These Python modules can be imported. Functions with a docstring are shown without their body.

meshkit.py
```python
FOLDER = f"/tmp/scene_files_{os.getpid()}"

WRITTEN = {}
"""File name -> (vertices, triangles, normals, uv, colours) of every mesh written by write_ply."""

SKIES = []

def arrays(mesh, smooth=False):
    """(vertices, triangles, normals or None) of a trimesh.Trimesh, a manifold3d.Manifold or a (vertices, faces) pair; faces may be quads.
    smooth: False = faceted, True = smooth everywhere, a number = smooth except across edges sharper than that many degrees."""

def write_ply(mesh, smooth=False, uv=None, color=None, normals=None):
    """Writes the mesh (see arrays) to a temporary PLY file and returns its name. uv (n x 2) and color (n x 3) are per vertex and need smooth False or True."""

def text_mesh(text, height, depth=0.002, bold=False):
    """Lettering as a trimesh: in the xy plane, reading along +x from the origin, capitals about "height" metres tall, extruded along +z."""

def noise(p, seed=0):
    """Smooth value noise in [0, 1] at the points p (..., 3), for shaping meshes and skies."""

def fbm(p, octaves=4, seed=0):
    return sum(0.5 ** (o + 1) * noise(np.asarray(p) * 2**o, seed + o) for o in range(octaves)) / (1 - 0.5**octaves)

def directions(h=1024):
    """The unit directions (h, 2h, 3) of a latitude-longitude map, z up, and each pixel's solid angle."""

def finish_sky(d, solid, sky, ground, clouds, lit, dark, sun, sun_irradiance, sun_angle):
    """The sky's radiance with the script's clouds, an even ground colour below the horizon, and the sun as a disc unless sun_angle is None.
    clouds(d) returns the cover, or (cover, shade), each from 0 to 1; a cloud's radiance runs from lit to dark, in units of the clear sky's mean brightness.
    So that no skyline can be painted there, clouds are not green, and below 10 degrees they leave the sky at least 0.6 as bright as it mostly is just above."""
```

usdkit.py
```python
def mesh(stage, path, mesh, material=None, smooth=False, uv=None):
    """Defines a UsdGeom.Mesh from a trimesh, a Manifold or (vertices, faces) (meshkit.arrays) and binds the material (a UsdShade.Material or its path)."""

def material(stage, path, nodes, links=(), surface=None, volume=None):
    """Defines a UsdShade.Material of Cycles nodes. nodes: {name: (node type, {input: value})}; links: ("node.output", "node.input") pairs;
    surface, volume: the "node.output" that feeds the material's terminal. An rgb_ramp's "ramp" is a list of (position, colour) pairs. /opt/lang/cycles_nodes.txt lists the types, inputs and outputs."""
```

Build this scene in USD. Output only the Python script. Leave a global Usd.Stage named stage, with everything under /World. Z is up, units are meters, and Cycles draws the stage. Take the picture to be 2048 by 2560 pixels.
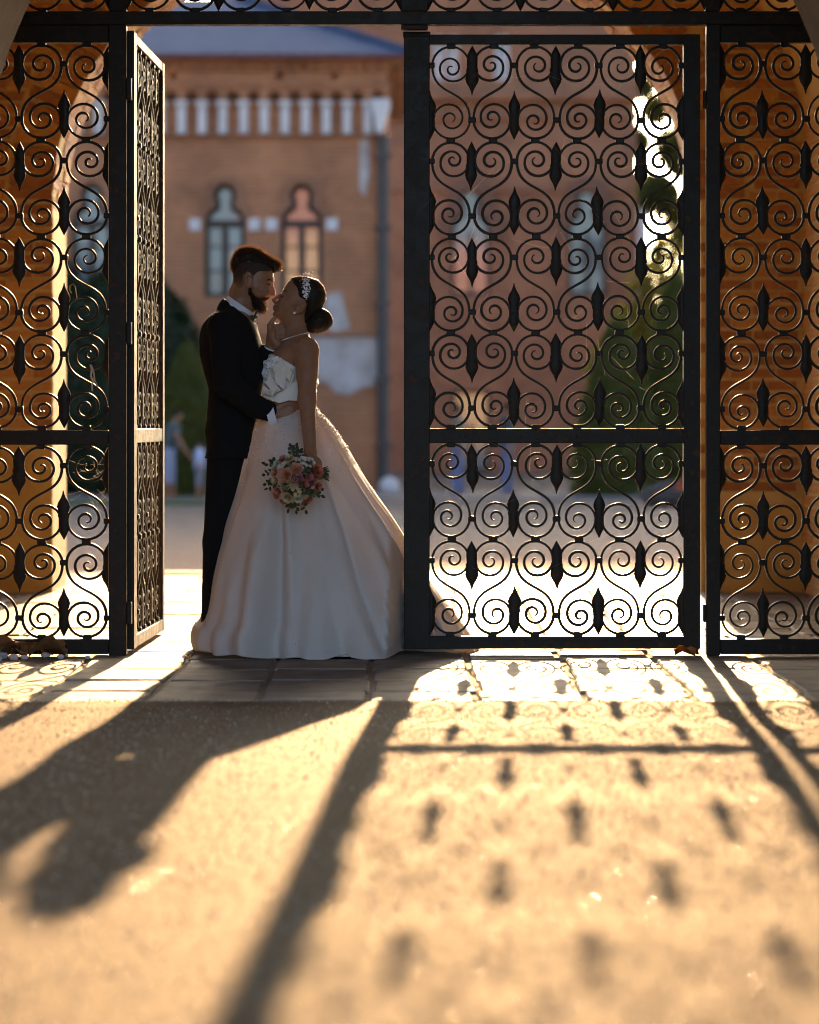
import math, random, numpy as np, trimesh, usdkit, meshkit
import shapely.geometry as sg, shapely.ops as so
from shapely import affinity
from pxr import Usd, UsdGeom, UsdLux, UsdShade, Gf, Sdf, Vt

stage = Usd.Stage.CreateInMemory()
UsdGeom.SetStageUpAxis(stage, UsdGeom.Tokens.z)
UsdGeom.Xform.Define(stage, '/World')
UsdGeom.Scope.Define(stage, '/World/Looks')
PI = math.pi

# ------------------------------------------------------------------ camera, sky, sun
CAM_H = 1.046                                     # lens height above the threshold
FPX = 8000.0                                      # focal length in units of 1/2048 of the picture width
cam = UsdGeom.Camera.Define(stage, '/World/camera')
cam.CreateProjectionAttr('perspective')
cam.CreateFocalLengthAttr(FPX / 2048 * 24.0)
cam.CreateHorizontalApertureAttr(24.0)
cam.CreateVerticalApertureAttr(30.0)
cam.CreateVerticalApertureOffsetAttr(-(1280 - 1057) / 2048 * 24.0)
cam.CreateFStopAttr(1.75)
cam.CreateFocusDistanceAttr(14.5)
cam.CreateClippingRangeAttr((0.1, 3000.0))
cam.AddTranslateOp().Set((0, 0, CAM_H))
cam.AddRotateXOp().Set(90.0)
cam.CreateExposureAttr(2.55)

SUN_T = 0.217                                     # tangent of the sun's elevation
SUN_AZ = math.atan2(0.037, 1.0)
SUN_EL = math.atan(SUN_T)
sun = UsdLux.DistantLight.Define(stage, '/World/sun')
sun.CreateIntensityAttr(0.9)
sun.CreateNormalizeAttr(True)
sun.CreateAngleAttr(0.55)
sun.CreateColorAttr((1.0, 0.60, 0.28))
sun.AddRotateZOp().Set(-math.degrees(SUN_AZ))
sun.AddRotateXOp().Set(-(90 - math.degrees(SUN_EL)))

dome = UsdLux.DomeLight.Define(stage, '/World/sky')
dome.CreateIntensityAttr(1.0)
sky_mat = usdkit.material(stage, '/World/Looks/sky_material', {
    'sky': ('sky_texture', {'sky_type': 'single_scattering', 'sun_disc': False, 'sun_elevation': SUN_EL, 'sun_rotation': SUN_AZ, 'aerosol_density': 3.0, 'air_density': .7}),
    'bg': ('background_shader', {'strength': 0.07})}, [('sky.color', 'bg.color')], surface='bg.background')
UsdShade.MaterialBindingAPI.Apply(dome.GetPrim()).Bind(sky_mat)

# ------------------------------------------------------------------ helpers
taken = set()
def path_for(parent, name):
    base = (str(parent.GetPath()) if parent is not None else '/World') + '/'
    p, k = base + name, 0
    while p in taken:
        k += 1
        p = f'{base}{name}_{k:03d}'
    taken.add(p)
    return p

def tag(prim, label=None, cat=None, group=None, kind=None):
    for key, val in (('label', label), ('category', cat), ('group', group), ('kind', kind)):
        if val:
            prim.SetCustomDataByKey(key, val)
    return prim

def thing(name, label, cat, loc=(0, 0, 0), rz=0.0, group=None):
    x = UsdGeom.Xform.Define(stage, path_for(None, name))
    x.AddTranslateOp().Set(tuple(map(float, loc)))
    if rz:
        x.AddRotateZOp().Set(math.degrees(rz))
    return tag(x.GetPrim(), label, cat, group)

def struct(name):
    x = UsdGeom.Xform.Define(stage, path_for(None, name))
    return tag(x.GetPrim(), kind='structure')

def part(name, mesh, mat, parent=None, smooth=False, kind=None, label=None, cat=None, group=None):
    m = usdkit.mesh(stage, path_for(parent, name), mesh, mat, smooth)
    return tag(m.GetPrim(), label, cat, group, kind)

def copy_of(src, name, loc, rz=0.0, label=None, group=None, scale=None):
    x = UsdGeom.Xform.Define(stage, path_for(None, name))
    x.AddTranslateOp().Set(tuple(map(float, loc)))
    x.AddRotateZOp().Set(math.degrees(rz))
    if scale:
        x.AddScaleOp().Set(scale)
    p = x.GetPrim()
    p.GetReferences().AddInternalReference(src.GetPath())
    p.SetInstanceable(True)
    was = src.GetCustomData()
    return tag(p, label or was.get('label'), was.get('category'), group or was.get('group'))

def at(u, v, Y):
    """A point measured on the drawing of the view, put at the distance Y: (X, Z)."""
    return (u - 1024) * Y / FPX, CAM_H + (1057 - v) * Y / FPX

D2 = 2048 / 1725.0                                # the overview drawing is 1725 wide
def atd(u, v, Y):
    return at(u * D2, v * D2, Y)

cat = trimesh.util.concatenate
def box(x0, x1, y0, y1, z0, z1):
    b = trimesh.creation.box((x1 - x0, y1 - y0, z1 - z0))
    b.apply_translation(((x0 + x1) / 2, (y0 + y1) / 2, (z0 + z1) / 2))
    return b

def cbox(sx, sy, sz, c=0.004, center=(0, 0, 0)):
    """A box with chamfered edges."""
    hx, hy, hz = sx / 2, sy / 2, sz / 2
    c = min(c, hx * .9, hy * .9, hz * .9)
    pts = []
    for a in (-1, 1):
        for b in (-1, 1):
            for d in (-1, 1):
                pts += [(a * hx, b * (hy - c), d * (hz - c)), (a * (hx - c), b * hy, d * (hz - c)), (a * (hx - c), b * (hy - c), d * hz)]
    m = trimesh.convex.convex_hull(np.array(pts))
    m.apply_translation(center)
    return m

def cboxb(x0, x1, y0, y1, z0, z1, c=0.004):
    return cbox(x1 - x0, y1 - y0, z1 - z0, c, ((x0 + x1) / 2, (y0 + y1) / 2, (z0 + z1) / 2))

def extrude_xz(poly, y0, y1):
    """A polygon drawn in x, z, given depth from y0 to y1."""
    m = trimesh.creation.extrude_polygon(poly, y1 - y0, engine='earcut')
    v = m.vertices
    m.vertices = np.stack([v[:, 0], y1 - v[:, 2], v[:, 1]], 1)
    return m

def tube(pts, rad, sides=8, cap=True):
    p = np.asarray(pts, float)
    n = len(p)
    rad = np.broadcast_to(rad, (n,))
    t = np.gradient(p, axis=0)
    t /= np.linalg.norm(t, axis=1, keepdims=True) + 1e-12
    ref = np.array([0, 1.0, 0]) if abs(t[0][1]) < .9 else np.array([1.0, 0, 0])
    N = []
    a = ref - t[0] * (ref @ t[0])
    for i in range(n):
        a = a - t[i] * (a @ t[i])
        a /= np.linalg.norm(a) + 1e-12
        N.append(a.copy())
    N = np.array(N)
    B = np.cross(t, N)
    ang = np.arange(sides) * 2 * PI / sides
    v = p[:, None] + rad[:, None, None] * (np.cos(ang)[None, :, None] * N[:, None] + np.sin(ang)[None, :, None] * B[:, None])
    v = v.reshape(-1, 3)
    f = []
    for i in range(n - 1):
        for j in range(sides):
            k = (j + 1) % sides
            f += [(i * sides + j, i * sides + k, (i + 1) * sides + k), (i * sides + j, (i + 1) * sides + k, (i + 1) * sides + j)]
    if cap:
        v = np.vstack([v, p[0], p[-1]])
        c0, c1 = n * sides, n * sides + 1
        for j in range(sides):
            k = (j + 1) % sides
            f += [(c0, k, j), (c1, (n - 1) * sides + j, (n - 1) * sides + k)]
    return trimesh.Trimesh(v, np.array(f)[:, ::-1], process=False)

# ------------------------------------------------------------------ materials
L = '/World/Looks/'
def mat(name, nodes, links, surface):
    return usdkit.material(stage, L + name, nodes, links, surface=surface)

def noisy(name, c0, c1, scale=4.0, rough=.6, bump=.0, bscale=60.0, spec=.5, metallic=0.0, detail=6, bdist=.01, rough2=None, extra=None, sheen=0):
    n = {'g': ('geometry', {}), 'n': ('noise_texture', {'scale': scale, 'detail': detail, 'roughness': .6}),
         'r': ('rgb_ramp', {'ramp': [(.3, c0), (.7, c1)]}),
         'p': ('principled_bsdf', {'roughness': rough, 'specular_ior_level': spec, 'metallic': metallic, 'sheen_weight': sheen, **(extra or {})})}
    l = [('g.position', 'n.vector'), ('n.fac', 'r.fac'), ('r.color', 'p.base_color')]
    if bump:
        n['bn'] = ('noise_texture', {'scale': bscale, 'detail': 6, 'roughness': .65})
        n['b'] = ('bump', {'strength': bump, 'distance': bdist})
        l += [('g.position', 'bn.vector'), ('bn.fac', 'b.height'), ('b.normal', 'p.normal')]
    if rough2 is not None:
        n['m'] = ('map_range', {'value': .5, 'from_min': .3, 'from_max': .7, 'to_min': rough, 'to_max': rough2, 'clamp': True})
        n['rn'] = ('noise_texture', {'scale': scale * 2.3, 'detail': 5})
        l += [('g.position', 'rn.vector'), ('rn.fac', 'm.value'), ('m.result', 'p.roughness')]
    return mat(name, n, l, 'p.BSDF')

iron = mat('black_painted_iron', {'g': ('geometry', {}), 'n': ('noise_texture', {'scale': 16, 'detail': 7, 'roughness': .7}), 'r': ('rgb_ramp', {'ramp': [(.30, (.010, .0075, .005)), (.58, (.022, .016, .010)), (.70, (.075, .034, .014))]}),
    'rr': ('rgb_ramp', {'ramp': [(.35, (.30, .30, .30)), (.70, (.62, .62, .62))]}), 'bn': ('noise_texture', {'scale': 170, 'detail': 6, 'roughness': .7}), 'b': ('bump', {'strength': .35, 'distance': .003}),
    'p': ('principled_bsdf', {'specular_ior_level': .22})},
    [('g.position', 'n.vector'), ('n.fac', 'r.fac'), ('r.color', 'p.base_color'), ('n.fac', 'rr.fac'), ('rr.color', 'p.roughness'), ('g.position', 'bn.vector'), ('bn.fac', 'b.height'), ('b.normal', 'p.normal')], 'p.BSDF')
stone = [noisy(f'paving_stone_{w}', c, d, 5, .5, .7, 45, spec=.07, rough2=.75, bdist=.008) for w, c, d in
         (('grey', (.17, .155, .13), (.27, .245, .21)), ('buff', (.20, .175, .14), (.30, .265, .21)), ('worn', (.14, .13, .112), (.25, .225, .19)))]
sand_joint = noisy('sandy_joint', (.16, .12, .08), (.26, .20, .14), 40, .9, .4, 150)
asphalt = noisy('old_asphalt', (.078, .046, .022), (.145, .090, .045), 55, .62, .9, 190, spec=.028, rough2=.8, bdist=.008)
gravel = noisy('gravel_ground', (.155, .122, .10), (.25, .205, .172), 30, .9, .8, 60, bdist=.03, spec=.2)
grass_green = noisy('lawn_green', (.03, .07, .015), (.06, .11, .03), 12, .8, .6, 80)
bricks = [noisy(f'brick_{w}', c, d, 18, .85, .6, 90, bdist=.006) for w, c, d in
          (('red', (.32, .125, .045), (.44, .19, .065)), ('orange', (.42, .20, .06), (.54, .28, .085)), ('brown', (.25, .10, .038), (.36, .155, .055)))]
mortar = noisy('lime_mortar', (.48, .33, .13), (.62, .45, .20), 8, .9, .6, 60, bdist=.01)
plaster = noisy('ochre_plaster', (.44, .27, .085), (.58, .38, .13), 3, .9, .5, 35, bdist=.01)
# ================================================================== ground
rng = np.random.default_rng(7)
def ground_z(y):
    return -0.27 * max(0.0, min(1.0, (y - 23.0) / 37.0))

# the courtyard: one sheet of terrain out to the horizon
ys = np.array([-60, 0, 12, 18, 23, 30, 45, 60, 90, 200, 1200.0])
vv = np.array([(x, y, ground_z(y) - .012) for y in ys for x in (-900.0, -40, 40, 900)])
ff = np.array([(i * 4 + j, i * 4 + j + 1, i * 4 + 5 + j, i * 4 + 4 + j) for i in range(len(ys) - 1) for j in range(3)])
part('gravel_ground', (vv, ff), gravel, kind='structure')

ASPH = 11.98
# asphalt drive in front of the gate, gently uneven
nx, ny = 60, 110
gx_, gy_ = np.meshgrid(np.linspace(-5, 5, nx), np.linspace(-4, ASPH, ny))
P = np.stack([gx_, gy_, np.zeros_like(gx_)], -1)
P[..., 2] = -.006 + .003 * (meshkit.fbm(P * 1.6 + 31, 4, 3) - .5) + .03 * np.exp(-((gy_ - 9.6) / 1.4) ** 2)
P[-1, :, 1] += .018 + .05 * (meshkit.fbm(P[-1] * 5.0 + 9, 4, 6) - .5)
P[-1, :, 2] = -.03
P[-2, :, 1] = ASPH - .004 + .05 * (meshkit.fbm(P[-1] * 5.0 + 9, 4, 6) - .5)
P[-2, :, 2] = .0035
ii, jj = np.meshgrid(np.arange(ny - 1), np.arange(nx - 1), indexing='ij')
a = ii * nx + jj
part('asphalt_drive', (P.reshape(-1, 3), np.stack([a, a + 1, a + nx + 1, a + nx], -1).reshape(-1, 4)), asphalt, smooth=True, kind='structure')

# loose grit on the asphalt: glints when the low sun strikes it
grit_mat = [mat('pale_grit', {'i': ('object_info', {}), 'r': ('rgb_ramp', {'ramp': [(0, (.20, .16, .12)), (1, (.50, .42, .32))]}), 'p': ('principled_bsdf', {'roughness': .11, 'specular_ior_level': .8})},
               [('i.random', 'r.fac'), ('r.color', 'p.base_color')], 'p.BSDF')]
pi = UsdGeom.PointInstancer.Define(stage, path_for(None, 'asphalt_grit'))
tag(pi.GetPrim(), 'pale loose grit scattered over the asphalt before the gate', 'grit', kind='stuff')
protos = []
for k in range(3):
    s = trimesh.creation.icosphere(1, 1.0)
    s.vertices = s.vertices * (1 + .35 * (rng.random((len(s.vertices), 1)) - .5)) * np.array([1, .8, .55])
    protos.append(part('grain', s, grit_mat[0], pi.GetPrim()).GetPath())
N = 80000
yy = 4.3 + (ASPH - 4.3) * rng.random(N) ** .85
xx = (rng.random(N) * 2 - 1) * (yy * .135 + .1)
zz = -.003 + .03 * np.exp(-((yy - 9.6) / 1.4) ** 2)
sc = .0008 + .0016 * rng.random(N) ** 3 + .0022 * (rng.random(N) > .97)
k9 = rng.integers(0, N, 1500)
yy[k9] = ASPH + .01 + rng.normal(size=1500) * .045; xx[k9] = (rng.random(1500) * 2 - 1) * 1.8; zz[k9] = .004; sc[k9] = .0012 + .0035 * rng.random(1500) ** 3
pi.CreatePrototypesRel().SetTargets(protos)
pi.CreateProtoIndicesAttr(Vt.IntArray.FromNumpy(rng.integers(0, 3, N).astype(np.int32)))
pi.CreatePositionsAttr(Vt.Vec3fArray.FromNumpy(np.stack([xx, yy, zz], 1).astype(np.float32)))
pi.CreateScalesAttr(Vt.Vec3fArray.FromNumpy(np.repeat(sc[:, None], 3, 1).astype(np.float32)))
q = rng.normal(size=(N, 4)); q /= np.linalg.norm(q, axis=1, keepdims=True)
pi.CreateOrientationsAttr(Vt.QuathArray([Gf.Quath(*map(float, w)) for w in q]))

# stone paving: threshold strip, passage floor and the apron beyond the far arch
paving = struct('stone_paving')
part('bed', box(-4.6, 4.6, ASPH, 22.7, -.30, -.010), sand_joint, paving, label='sandy joints between the slabs')
rows = [11.99, 12.45, 13.0, 13.6, 14.16, 14.62, 15.2, 15.75, 16.3, 16.9, 17.5, 18.1, 18.7, 19.3, 19.9, 20.5, 21.1, 21.65, 22.2, 22.68]
cols0 = [-2.86, -2.36, -1.9, -1.42, -.985, -.575, -.165, .255, .67, 1.09, 1.52, 1.95, 2.4, 2.85]
for r in range(len(rows) - 1):
    off = 0.0 if r < 5 else rng.normal() * .02
    cols = [c + off + rng.normal() * .008 for c in cols0]
    if r >= 14:
        cols = [cols[0] - .95, cols[0] - .48] + cols + [cols[-1] + .47, cols[-1] + .95]
    for c in range(len(cols) - 1):
        wide = .024 if r < 6 else .012
        x0, x1 = cols[c] + wide * .5, cols[c + 1] - wide * .5
        y0, y1 = rows[r] + .005 + (rng.normal() * .012 if r == 0 else 0), rows[r + 1] - .005
        z = rng.normal() * .0025
        s = cbox(x1 - x0, y1 - y0, .08, .007, ((x0 + x1) / 2, (y0 + y1) / 2, z - .04))
        v = s.vertices
        v[:, 2] += (rng.normal() * .006) * (v[:, 0] - (x0 + x1) / 2) + (rng.normal() * .006) * (v[:, 1] - (y0 + y1) / 2)
        v[:, :2] += (meshkit.noise(v * 9 + r) - .5)[:, None] * .012 * (np.abs(v[:, 2:3]) < 1)
        part('slab', s, stone[int(rng.integers(0, 3))], paving)

# lawn strip and pale path before the palace
part('lawn_strip', box(-20, -3.1, 48.5, 50.5, -.4, -.165), grass_green, kind='structure')
part('courtyard_path', box(-30, 30, 53.2, 60.5, -.6, -.222), noisy('pale_path', (.17, .155, .15), (.22, .205, .195), 2, .9), kind='structure')

# ================================================================== gate tower
old_brick = noisy('sooty_brick', (.085, .042, .02), (.14, .068, .034), 9, .9, .6, 60)
TOW = thing('gate_tower', 'brick gate tower with a vaulted passage round the iron gates', 'gatehouse')
def arch_poly(cx, half, spring, rise, n=40, power=2.0, point=0.0):
    """Opening outline: jambs and a slightly pointed arch."""
    pts = [(cx - half, -0.2)]
    for k in range(n + 1):
        th = PI - PI * k / n
        c, s = math.cos(th), math.sin(th)
        x = cx + half * math.copysign(abs(c) ** (2 / power), c)
        z = spring + rise * abs(s) ** (2 / power) + point * max(0, 1 - abs(c) / .5) ** 1.5
        pts.append((x, z))
    pts.append((cx + half, -0.2))
    return sg.Polygon(pts)

FAR0, FAR1 = 19.8, 20.6
ACX, AHALF, ASPR, ARISE = -.205, 2.005, 2.42, 1.72
far_open = arch_poly(ACX, AHALF, ASPR, ARISE, power=2.0, point=.12)
wall_rect = sg.box(-5.2, -.15, 5.2, 6.6)
core = wall_rect.difference(far_open)
part('inner_arch_wall', extrude_xz(core, FAR0 + .012, FAR1), mortar, TOW)
# side walls of the passage and the vault
WL, WR = -2.78, 2.44
part('passage_wall', box(WL - .8, WL, 12.95, FAR0 + .01, -.15, 6.6), mortar, TOW)
part('passage_wall', box(WR, WR + .8, 12.95, FAR0 + .01, -.15, 6.6), mortar, TOW)
vault_open = arch_poly((WL + WR) / 2, (WR - WL) / 2 + .001, 2.75, 1.95)
vault = sg.box(WL - .79, 2.7, WR + .79, 6.6).difference(vault_open)
part('vault', extrude_xz(vault, 12.96, FAR0 + .008), plaster, TOW)
front_open = arch_poly(.01, 1.76, 1.82, 1.95)
front = sg.box(-5.2, -.15, 5.2, 6.6).difference(front_open)
part('outer_arch_wall', extrude_xz(front, 12.1, 12.95), old_brick, TOW)
part('porch_wall', box(-3.6, -2.9, 9.3, 12.09, -.15, 5.2), plaster, TOW)
part('porch_wall', box(2.9, 3.6, 9.3, 12.09, -.15, 5.2), plaster, TOW)
porch = sg.box(-3.59, 2.6, 3.59, 5.19).difference(arch_poly(0, 2.9, 2.6, 2.0))
part('porch_vault', extrude_xz(porch, 9.31, 12.085), plaster, TOW)
part('upper_storey', box(-5.2, 5.2, 9.29, FAR1 + .05, 6.605, 9.5), bricks[0], TOW)
# piers that carry the iron screen
part('gate_pier', box(WL + .005, -2.06, 14.1, 14.75, -.15, 5.2), plaster, TOW)
part('gate_pier', box(2.06, WR - .005, 14.1, 14.75, -.15, 5.2), plaster, TOW)

# brickwork of the inner arch: front faces, reveals and the ring of voussoirs
cells = []
CH, BL, BH, J = .078, .27, .054, .016
RING = .30
ring_out = far_open.buffer(RING, join_style=1)
z, r = .0, 0
while z < 4.6:
    for (xa, xb) in ((-3.05, -1.2), (.7, 2.44)):
        x = xa - (BL / 2 if r % 2 else 0) + rng.normal() * .01
        while x < xb:
            b = sg.box(max(x, xa), z + rng.normal() * .001, min(x + BL, xb), z + BH)
            g = b.difference(ring_out if z > ASPR - .05 else far_open)
            if z > ASPR - .05:
                pass
            if g.area > .0030 and g.geom_type == 'Polygon':
                cells.append((g, z))
            x += BL + J
    z += CH
    r += 1
def inset_brick(g, y0, y1):
    m = extrude_xz(g.simplify(.004), y0, y1)
    return m
seen, hidden = [], []
for g, z in cells:
    cx = g.centroid.x
    u = 1024 + cx * FPX / FAR0
    v = 1057 - (g.centroid.y - CAM_H) * FPX / FAR0
    vis = -60 < u < 2110 and v > -20
    plastered = z < .98 and cx < 0 or z < .55 and cx > 0      # rendered dado
    if plastered:
        continue
    (seen if vis else hidden).append(g)
order = sorted(seen, key=lambda g: -g.area)
for g in order[:170]:
    part('brick', inset_brick(g, FAR0 - .004 + rng.random() * .006, FAR0 + .06), bricks[int(rng.integers(0, 3))], TOW)
rest = order[170:] + hidden
if rest:
    part('brick_rest', cat([inset_brick(g, FAR0 - .002, FAR0 + .06) for g in rest]), bricks[0], TOW, kind='stuff')
# dado plaster on the arch piers
part('dado', box(-3.05, ACX - AHALF - .002, FAR0 - .008, FAR0 + .03, -.14, .97), plaster, TOW)
part('dado', box(ACX + AHALF + .002, WR - .002, FAR0 - .008, FAR0 + .03, -.14, .54), plaster, TOW)
# small pale stone let into the right pier, seen through the fixed panel
xs, zs = at(1848, 640, FAR0)
part('stone_block', cboxb(xs - .09, xs + .10, FAR0 - .02, FAR0 + .05, zs - .07, zs + .06, .006), plaster, TOW)

# voussoirs round the arch and bricks up the reveals
bd = np.array(far_open.exterior.coords)
line = sg.LineString([p for p in bd if p[1] > .0])
length = line.length
n = int(length / .078)
vous = []
for k in range(n):
    s0, s1 = (k + .08) / n * length, (k + .92) / n * length
    a0, a1 = line.interpolate(s0), line.interpolate(s1)
    t = np.array([a1.x - a0.x, a1.y - a0.y]); t /= np.linalg.norm(t)
    nrm = np.array([-t[1], t[0]])
    mid = np.array([(a0.x + a1.x) / 2, (a0.y + a1.y) / 2])
    if far_open.contains(sg.Point(*(mid + nrm * .05))):
        nrm = -nrm
    vous.append((np.array([a0.x, a0.y]), np.array([a1.x, a1.y]), nrm, mid))
cnt, extra_b = 0, []
for i, (a0, a1, nrm, mid) in enumerate(vous):
    out = rng.normal() * .004
    spread = 1.05
    if mid[1] > ASPR - .05:                        # ring brick on the face, running through the soffit
        q4 = [a0 - nrm * (.004 + out), a1 - nrm * (.004 + out), a1 + nrm * .27, a0 + nrm * .27]
        m0 = extrude_xz(sg.Polygon(q4), FAR0 - .012 + rng.random() * .006, FAR0 + .25)
        m1 = extrude_xz(sg.Polygon([a0 - nrm * (.003 - out), a1 - nrm * (.003 - out), a1 + nrm * .1, a0 + nrm * .1]), FAR0 + .262, FAR0 + .51)
        m2 = extrude_xz(sg.Polygon([a0 - nrm * (.005 + out), a1 - nrm * (.005 + out), a1 + nrm * .1, a0 + nrm * .1]), FAR0 + .522, FAR1 + .006)
        name = 'voussoir'
    else:                                          # reveal bricks
        o = (i % 2) * .12
        q4 = [a0 - nrm * (.006 + out), a1 - nrm * (.006 + out), a1 + nrm * .05, a0 + nrm * .05]
        if mid[1] < .97:
            q4 = [a0 - nrm * .012, a1 - nrm * .012, a1 + nrm * .05, a0 + nrm * .05]
        m0 = extrude_xz(sg.Polygon(q4), FAR0 - .003, FAR0 + .15 + o)
        m1 = extrude_xz(sg.Polygon(q4), FAR0 + .162 + o, FAR0 + .42 + o)
        m2 = extrude_xz(sg.Polygon(q4), FAR0 + .432 + o, FAR1 + .006)
        name = 'reveal_brick'
    for m in (m0, m1, m2):
        if cnt < 280 and (mid[0] < 0 or mid[1] > ASPR - .1):
            part(name, m, bricks[int(rng.integers(0, 3))], TOW)
            cnt += 1
        else:
            extra_b.append(m)
part('reveal_rest', cat(extra_b), bricks[1], TOW, kind='stuff')
# right passage wall: a few courses catch light near the pier
wb = []
for r in range(58):
    y = 18.2 - (.135 if r % 2 else 0)
    while y < FAR0 - .02:
        wb.append(cboxb(WR - .008 - rng.random() * .006, WR + .05, y, min(y + BL, FAR0 - .012), r * CH, r * CH + BH, .004))
        y += BL + J
part('side_brick', cat(wb), bricks[1], TOW, kind='stuff')
# ================================================================== wrought iron
GY = 14.4                                         # plane of the gate
def gx(u): return at(u, 0, GY)[0]
def gz(v): return at(0, v, GY)[1]
from scipy.interpolate import PchipInterpolator
_rt = PchipInterpolator([0, .25, .5, .75, 1.0, 1.25, 1.5, 1.75, 2.0, 2.25, 2.45], [1, 1, .965, .80, .60, .47, .40, .31, .21, .12, .05])
irng = np.random.default_rng(11)

def spiral(cx, cz, R, start, sense, turns, jx=0, jz=0):
    t = np.linspace(0, turns, int(turns * 24))
    r = R * _rt(t)
    a = start + sense * 2 * PI * t
    w = np.clip((t - .5) / 1.2, 0, 1)
    return np.stack([cx + w * jx + r * np.cos(a), cz + w * jz + r * np.sin(a)], 1)

def s_curve(W, H, mirror):
    """Centre line of one S scroll in its cell, x from 0 to W, z from 0 to H."""
    R = W * .5 - .0105
    Rz = .215 * H - .008
    zu, zl = H - Rz - .009, Rz + .009
    j = irng.normal(size=4) * .0050
    t1, t2 = 2.42 - irng.random() * .3, 2.42 - irng.random() * .3
    up = spiral(W / 2, zu, R, PI, -1, t1, .006 + j[0], j[1])
    lo = spiral(W / 2, zl, R, 0, -1, t2, -.006 + j[2], j[3])
    for q, zc in ((up, zu), (lo, zl)):
        q[:, 1] = zc + (q[:, 1] - zc) * (Rz / R)
    p0, p3 = up[0], lo[0]
    dz = p0[1] - p3[1]
    k = .62
    p1, p2 = p0 - [0, k * dz], p3 + [0, k * dz]
    s = np.linspace(0, 1, 18)[1:-1, None]
    mid = (1 - s) ** 3 * p0 + 3 * s * (1 - s) ** 2 * p1 + 3 * s * s * (1 - s) * p2 + s ** 3 * p3
    c = np.vstack([up[::-1], mid, lo])
    if mirror:
        c[:, 0] = W - c[:, 0]
    return c

def bar_sweep(c, w, d):
    """A forged bar of eight-sided section swept along a plane curve."""
    t = np.gradient(c, axis=0)
    t /= np.linalg.norm(t, axis=1, keepdims=True)
    nrm = np.stack([-t[:, 1], t[:, 0]], 1)
    n = len(c)
    s = np.arange(n) / (n - 1)
    wid = w * np.clip(.45 + 6.5 * np.minimum(s, 1 - s), .45, 1) * (1 + .06 * np.sin(s * 41 + c[0, 0] * 90))
    sec = np.array([(.5, .28), (.28, .5), (-.28, .5), (-.5, .28), (-.5, -.28), (-.28, -.5), (.28, -.5), (.5, -.28)])
    v = np.zeros((n, 8, 3))
    for k in range(8):
        v[:, k, 0] = c[:, 0] + nrm[:, 0] * sec[k, 0] * wid
        v[:, k, 2] = c[:, 1] + nrm[:, 1] * sec[k, 0] * wid
        v[:, k, 1] = sec[k, 1] * d
    i, j = np.meshgrid(np.arange(n - 1), np.arange(8), indexing='ij')
    a, b = i * 8 + j, i * 8 + (j + 1) % 8
    q = np.stack([a, b, b + 8, a + 8], -1).reshape(-1, 4)
    f = np.vstack([q[:, [0, 1, 2]], q[:, [0, 2, 3]]])
    cap = [(0, k + 1, k) for k in range(1, 7)] + [((n - 1) * 8, (n - 1) * 8 + k, (n - 1) * 8 + k + 1) for k in range(1, 7)]
    m = trimesh.Trimesh(v.reshape(-1, 3), np.vstack([f, cap]), process=False)
    if m.volume < 0:
        m.invert()
    return m

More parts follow.
